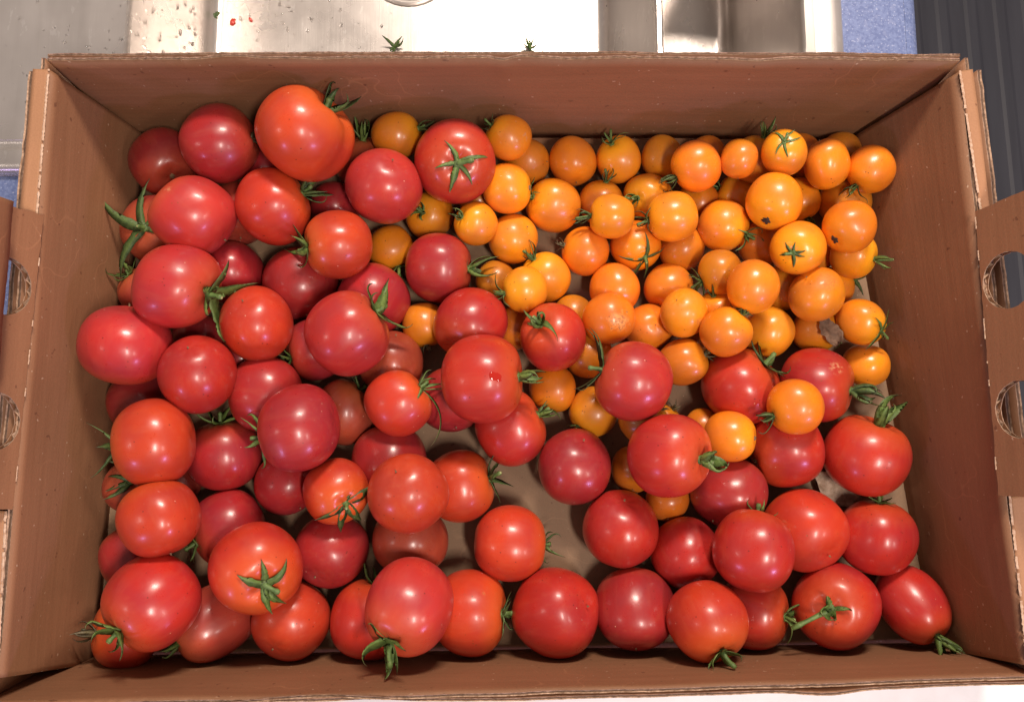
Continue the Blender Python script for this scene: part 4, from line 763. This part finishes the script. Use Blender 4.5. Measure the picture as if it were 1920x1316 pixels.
('Y60', 'Y', (0.0226, 0.1321, 0.0160), 0.01615, 1.020, (-0.5290, 0.6768, 0.5120), 's', 'orange cherry tomato left of the bare cardboard gap, stem and sepals on top', {'L': 0.75, 'stemL': 0.6}),
('Y61', 'Y', (0.0083, 0.1191, 0.0375), 0.01483, 1.000, (-0.9300, -0.2382, 0.2800), 's', 'orange cherry tomato with spidery sepals at its left, right of the dark curled calyx', {'L': 0.8, 'stemL': 0.4}),
('Y62', 'A', (-0.0108, 0.1304, 0.0135), 0.01369, 1.000, (-0.4419, 0.8390, -0.3176), None, 'duller orange cherry tomato behind the dark curled calyx of a crimson one', {}),
('Y63', 'A', (-0.0585, 0.0999, 0.0148), 0.01499, 1.000, (0.1166, -0.9929, 0.0217), 'd', 'lone amber cherry tomato surrounded by red tomatoes, left of centre', {'L': 0.4}),
('Y64', 'A', (0.0007, 0.0971, 0.0141), 0.01428, 1.000, (0.0006, 0.9361, -0.3516), None, 'shadowed amber cherry tomato in the gap left of the red one with curled calyx', {}),
('Y65', 'A', (0.0268, 0.0575, 0.0156), 0.01588, 0.980, (-0.1508, -0.9839, 0.0964), 'l', 'amber cherry tomato below the red one with curled calyx, centre', {'L': 0.5}),
('Y66', 'A', (0.0538, 0.0417, 0.0156), 0.01582, 1.000, (-0.6958, -0.6859, 0.2129), 'l', 'amber cherry tomato above the plain crimson tomato, centre right', {'L': 0.5}),
('Y67', 'A', (0.0510, 0.0799, 0.0161), 0.01630, 1.000, (0.0431, 0.9256, -0.3761), None, 'shaded amber cherry tomato behind the long curved sepals', {}),
('Y68', 'A', (0.0789, 0.0041, 0.0144), 0.01466, 1.000, (0.0667, 0.8694, -0.4895), None, 'amber cherry tomato squeezed left of the large red one with closed calyx', {}),
('Y69', 'A', (0.1012, -0.0149, 0.0140), 0.01425, 1.000, (0.0850, 0.8532, -0.5146), None, 'amber cherry tomato sticking out below the large red one with closed calyx', {}),
('Y70', 'A', (0.0848, 0.0346, 0.0285), 0.01545, 1.000, (0.7436, 0.5719, 0.3464), 'd', 'shadowed amber cherry tomato under the pinkish crimson one, centre right', {'L': 0.4}),
('Y71', 'A', (0.1009, 0.0364, 0.0105), 0.01062, 1.000, (0.5435, 0.6886, 0.4800), 's', 'small orange cherry tomato with a dark withered calyx beside a bare patch', {'L': 0.6, 'dry': 1}),
('Y72', 'Y', (0.1263, 0.0321, 0.0118), 0.01200, 1.000, (0.1049, 0.8913, -0.4410), None, 'sliver of orange cherry tomato behind the one touching the closed calyx', {}),
('Y73', 'A', (-0.0238, 0.1874, 0.0126), 0.01279, 1.000, (-0.0192, 0.9769, -0.2128), None, 'sliver of amber cherry tomato under the star-calyx red tomato', {}),
('Y79', 'A', (0.1266, 0.0884, 0.0120), 0.01216, 1.000, (0.1041, 0.9291, -0.3548), None, 'shadowed orange cherry tomato in the gap above the amber one', {}),
]
for idx, (tid, ck, loc, r, asp, ax, sty, label, ex) in enumerate(TOM):
    rng = random.Random(1000 + idx * 7)
    red = ck not in 'YA'
    axis = Vector(ax).normalized()
    x = Vector((1, 0, 0)) - axis * axis.x
    if x.length < .2: x = Vector((0, 1, 0)) - axis * axis.y
    x.normalize(); y = axis.cross(x); M3 = Matrix((x, y, axis)).transposed()
    dim = ex.get('dim', rng.uniform(.10, .17) if red else rng.uniform(.05, .09)); dw = .30 if red else .24
    fold = None
    if ex.get('fold'): fold = [(image_az(M3, -62), .085, .20), (image_az(M3, -25), .05, .18), (image_az(M3, -100), .035, .2), (image_az(M3, 150), .05, .5)]
    bm, pole = body_mesh(rng, r, asp, ex.get('lobes', rng.choice((4, 5, 5, 6, 7))), ex.get('lobe', rng.uniform(.006, .022) if red else rng.uniform(.002, .010)), dim, fold, dw)
    mat = M_red if red else M_yel
    if 'scar' in ex:
        sx, sy, srad, kind = ex['scar']
        wv = (Vector((0, 0, .6)) - Vector(loc)).normalized(); rt = (Vector((1, 0, 0)) - wv * wv.x).normalized(); up = wv.cross(rt)
        dv = rt * sx + up * sy + wv * math.sqrt(max(.02, 1 - sx * sx - sy * sy))
        mat = skin_mat(mat.name + '_scarred', .12, .34, (.2, .06, .01), (tuple(M3.transposed() @ dv * r), srad * r, kind))
    o = link('red_tomato' if red else 'orange_cherry_tomato', bm, mat)
    o.location = loc; o.rotation_euler = M3.to_euler()
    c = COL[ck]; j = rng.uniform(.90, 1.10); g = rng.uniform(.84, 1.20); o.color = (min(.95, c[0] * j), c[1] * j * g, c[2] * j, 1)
    tag(o, label, 'tomato' if red else 'cherry tomato', 'red tomatoes heaped in the box' if red else 'orange cherry tomatoes heaped in the box')
    if sty == 'n':
        s = scar_star(rng, o, pole, r, M_scar if ex.get('scarmesh') else M_scarb, .185 if ex.get('scarmesh') else .10)
    elif sty: calyx(rng, o, pole, r, asp, dim, dw, sty, ex, red, M3, axis)
    else:      # blossom-end dot
        scar_star(rng, o, Vector((0, 0, -1.0 * asp * r)), r, M_scarb, .025, 4).name = 'blossom_scar'
        o.children[-1].rotation_euler = (math.pi, 0, 0)

# ------------------------------------------------------------------ loose bits
def loose_calyx(name, loc, size, seed, label, mats, tilt=(0, 0, 0)):
    rng = random.Random(seed); o = link(name, hub_mesh(rng, size, True), mats); o.location = loc; o.rotation_euler = tilt
    for i in range(5):
        L = size * rng.uniform(.7, 1.1)
        link('sepal', sepal(rng, math.tau * i / 5 + rng.uniform(-.3, .3), L, L * .12, R(rng.uniform(10, 50)), R(rng.uniform(20, 100)), size, .5, .0, .5 * size, .3, size * .06, twist=rng.uniform(-.6, .6), hug=False), mats, o)
    link('pedicel', stem_tube(rng, (0, 0, 0), (.6, .4, 1), size * .6, size * .07, (.3, .1, 0)), [M_stem, M_cut], o)
    return tag(o, label, 'tomato calyx')
loose_calyx('loose_calyx', (-.1075, .3880, ZD - D1 + .002), .014, 71, 'torn-off green calyx lying in the bright basin, left one', M_sepd, (.2, .1, 0))
loose_calyx('loose_calyx', (.0165, .3865, ZD - D1 + .002), .012, 72, 'torn-off green calyx lying in the bright basin, right one', M_sepd, (-.2, .2, 1))
def scrap(name, loc, sx, sy, sz, seed, mat, label, cat):
    bm = bmesh.new(); bmesh.ops.create_icosphere(bm, subdivisions=3, radius=1)
    for v in bm.verts:
        k = 1 + .55 * noise.noise(v.co * 1.7 + Vector((seed, 0, 0))) + .2 * noise.noise(v.co * 5 + Vector((0, seed, 0)))
        v.co = Vector((v.co.x * sx * k, v.co.y * sy * k, max(-.2, v.co.z) * sz * k))
    o = link(name, bm, mat); o.location = loc; o.rotation_euler = (0, 0, seed)
    return tag(o, label, cat)
scrap('plant_scrap', (-.2745, .4175, ZD - D1 + .0008), .0058, .0034, .003, .5, M_sepd, 'dark wet scrap of leaf in the basin beside the bright wall', 'scrap')
scrap('tomato_scrap', (-.2566, .4125, ZD - D1 + .0004), .0036, .0022, .0010, 1.3, M_pulp, 'larger red shred of tomato skin in the basin', 'scrap')
scrap('tomato_scrap', (-.2405, .4150, ZD - D1 + .0004), .0024, .0014, .0008, 2.2, M_pulp, 'smaller red shred of tomato skin in the basin', 'scrap')
def curled_leaf(name, loc, rot, L, W, seed, mat, label, cat):
    bm = bmesh.new(); nu, nv = 18, 12; g = []
    for i in range(nu + 1):
        u = i / nu; row = []
        for j in range(nv + 1):
            v = j / nv * 2 - 1; ww = W * math.sin(math.pi * (.06 + .88 * u)) ** .7 * (1 + .35 * noise.noise(Vector((u * 7, v, seed))))
            row.append(Vector(((u - .5) * L, v * ww, .30 * W * v * v + .35 * W * noise.noise(Vector((u * 3.5, v * 1.6, seed))) + .25 * W * math.sin(u * 5))))
        g.append(row)
    up = [[bm.verts.new(p) for p in r] for r in g]; dn = [[bm.verts.new(p - Vector((0, 0, .0003))) for p in r] for r in g]
    for i in range(nu):
        for j in range(nv):
            bm.faces.new((up[i][j], up[i + 1][j], up[i + 1][j + 1], up[i][j + 1])); bm.faces.new((dn[i][j + 1], dn[i + 1][j + 1], dn[i + 1][j], dn[i][j]))
    bd = [(i, 0) for i in range(nu)] + [(nu, j) for j in range(nv)] + [(i, nv) for i in range(nu, 0, -1)] + [(0, j) for j in range(nv, 0, -1)]
    for (a, b), (c, d) in zip(bd, bd[1:] + bd[:1]): bm.faces.new((up[a][b], dn[a][b], dn[c][d], up[c][d]))
    o = link(name, bm, mat); o.location = loc; o.rotation_euler = rot
    return tag(o, label, cat)

v = Vector((0.1903, -0.2591, 0.9469))
curled_leaf('dry_leaf', (0.2063, 0.0925, 0.0316), v.to_track_quat('Z', 'X').to_euler(), .021, .0060, 3.1, M_leaf, 'brown shrivelled leaf lying on an orange cherry tomato near the right wall', 'leaf')
o = bpy.data.objects.new('empty', None)
bm = bmesh.new(); bmesh.ops.create_icosphere(bm, subdivisions=3, radius=1)
for v in bm.verts: v.co = Vector((v.co.x * .0034 * (1 + .3 * noise.noise(v.co)), v.co.y * .0042 * (1 + .3 * noise.noise(v.co * 1.3)), v.co.z * .0007))
bpy.data.objects.remove(o)
o = link('juice_drop', bm, M_juice); o.location = (-0.0090, 0.0573, 0.0851); o.rotation_euler = Vector((0.3260, -0.0571, 0.9437)).to_track_quat('Z', 'Y').to_euler(); tag(o, 'wet red juice drop on the large tomato near the centre', 'juice drop')
curled_leaf('dry_husk', (0.2153, -0.0081, 0.0060), (.2, .1, -.6), .034, .010, 7.7, M_pale, 'pale crumpled husk on the box floor below the heart-shaped tomato', 'leaf')
loose_calyx('loose_calyx', (0.2318, 0.1311, 0.0120), .011, 73, 'small loose calyx on the pale cardboard at the right wall', M_sepd, (.3, -.2, .5))
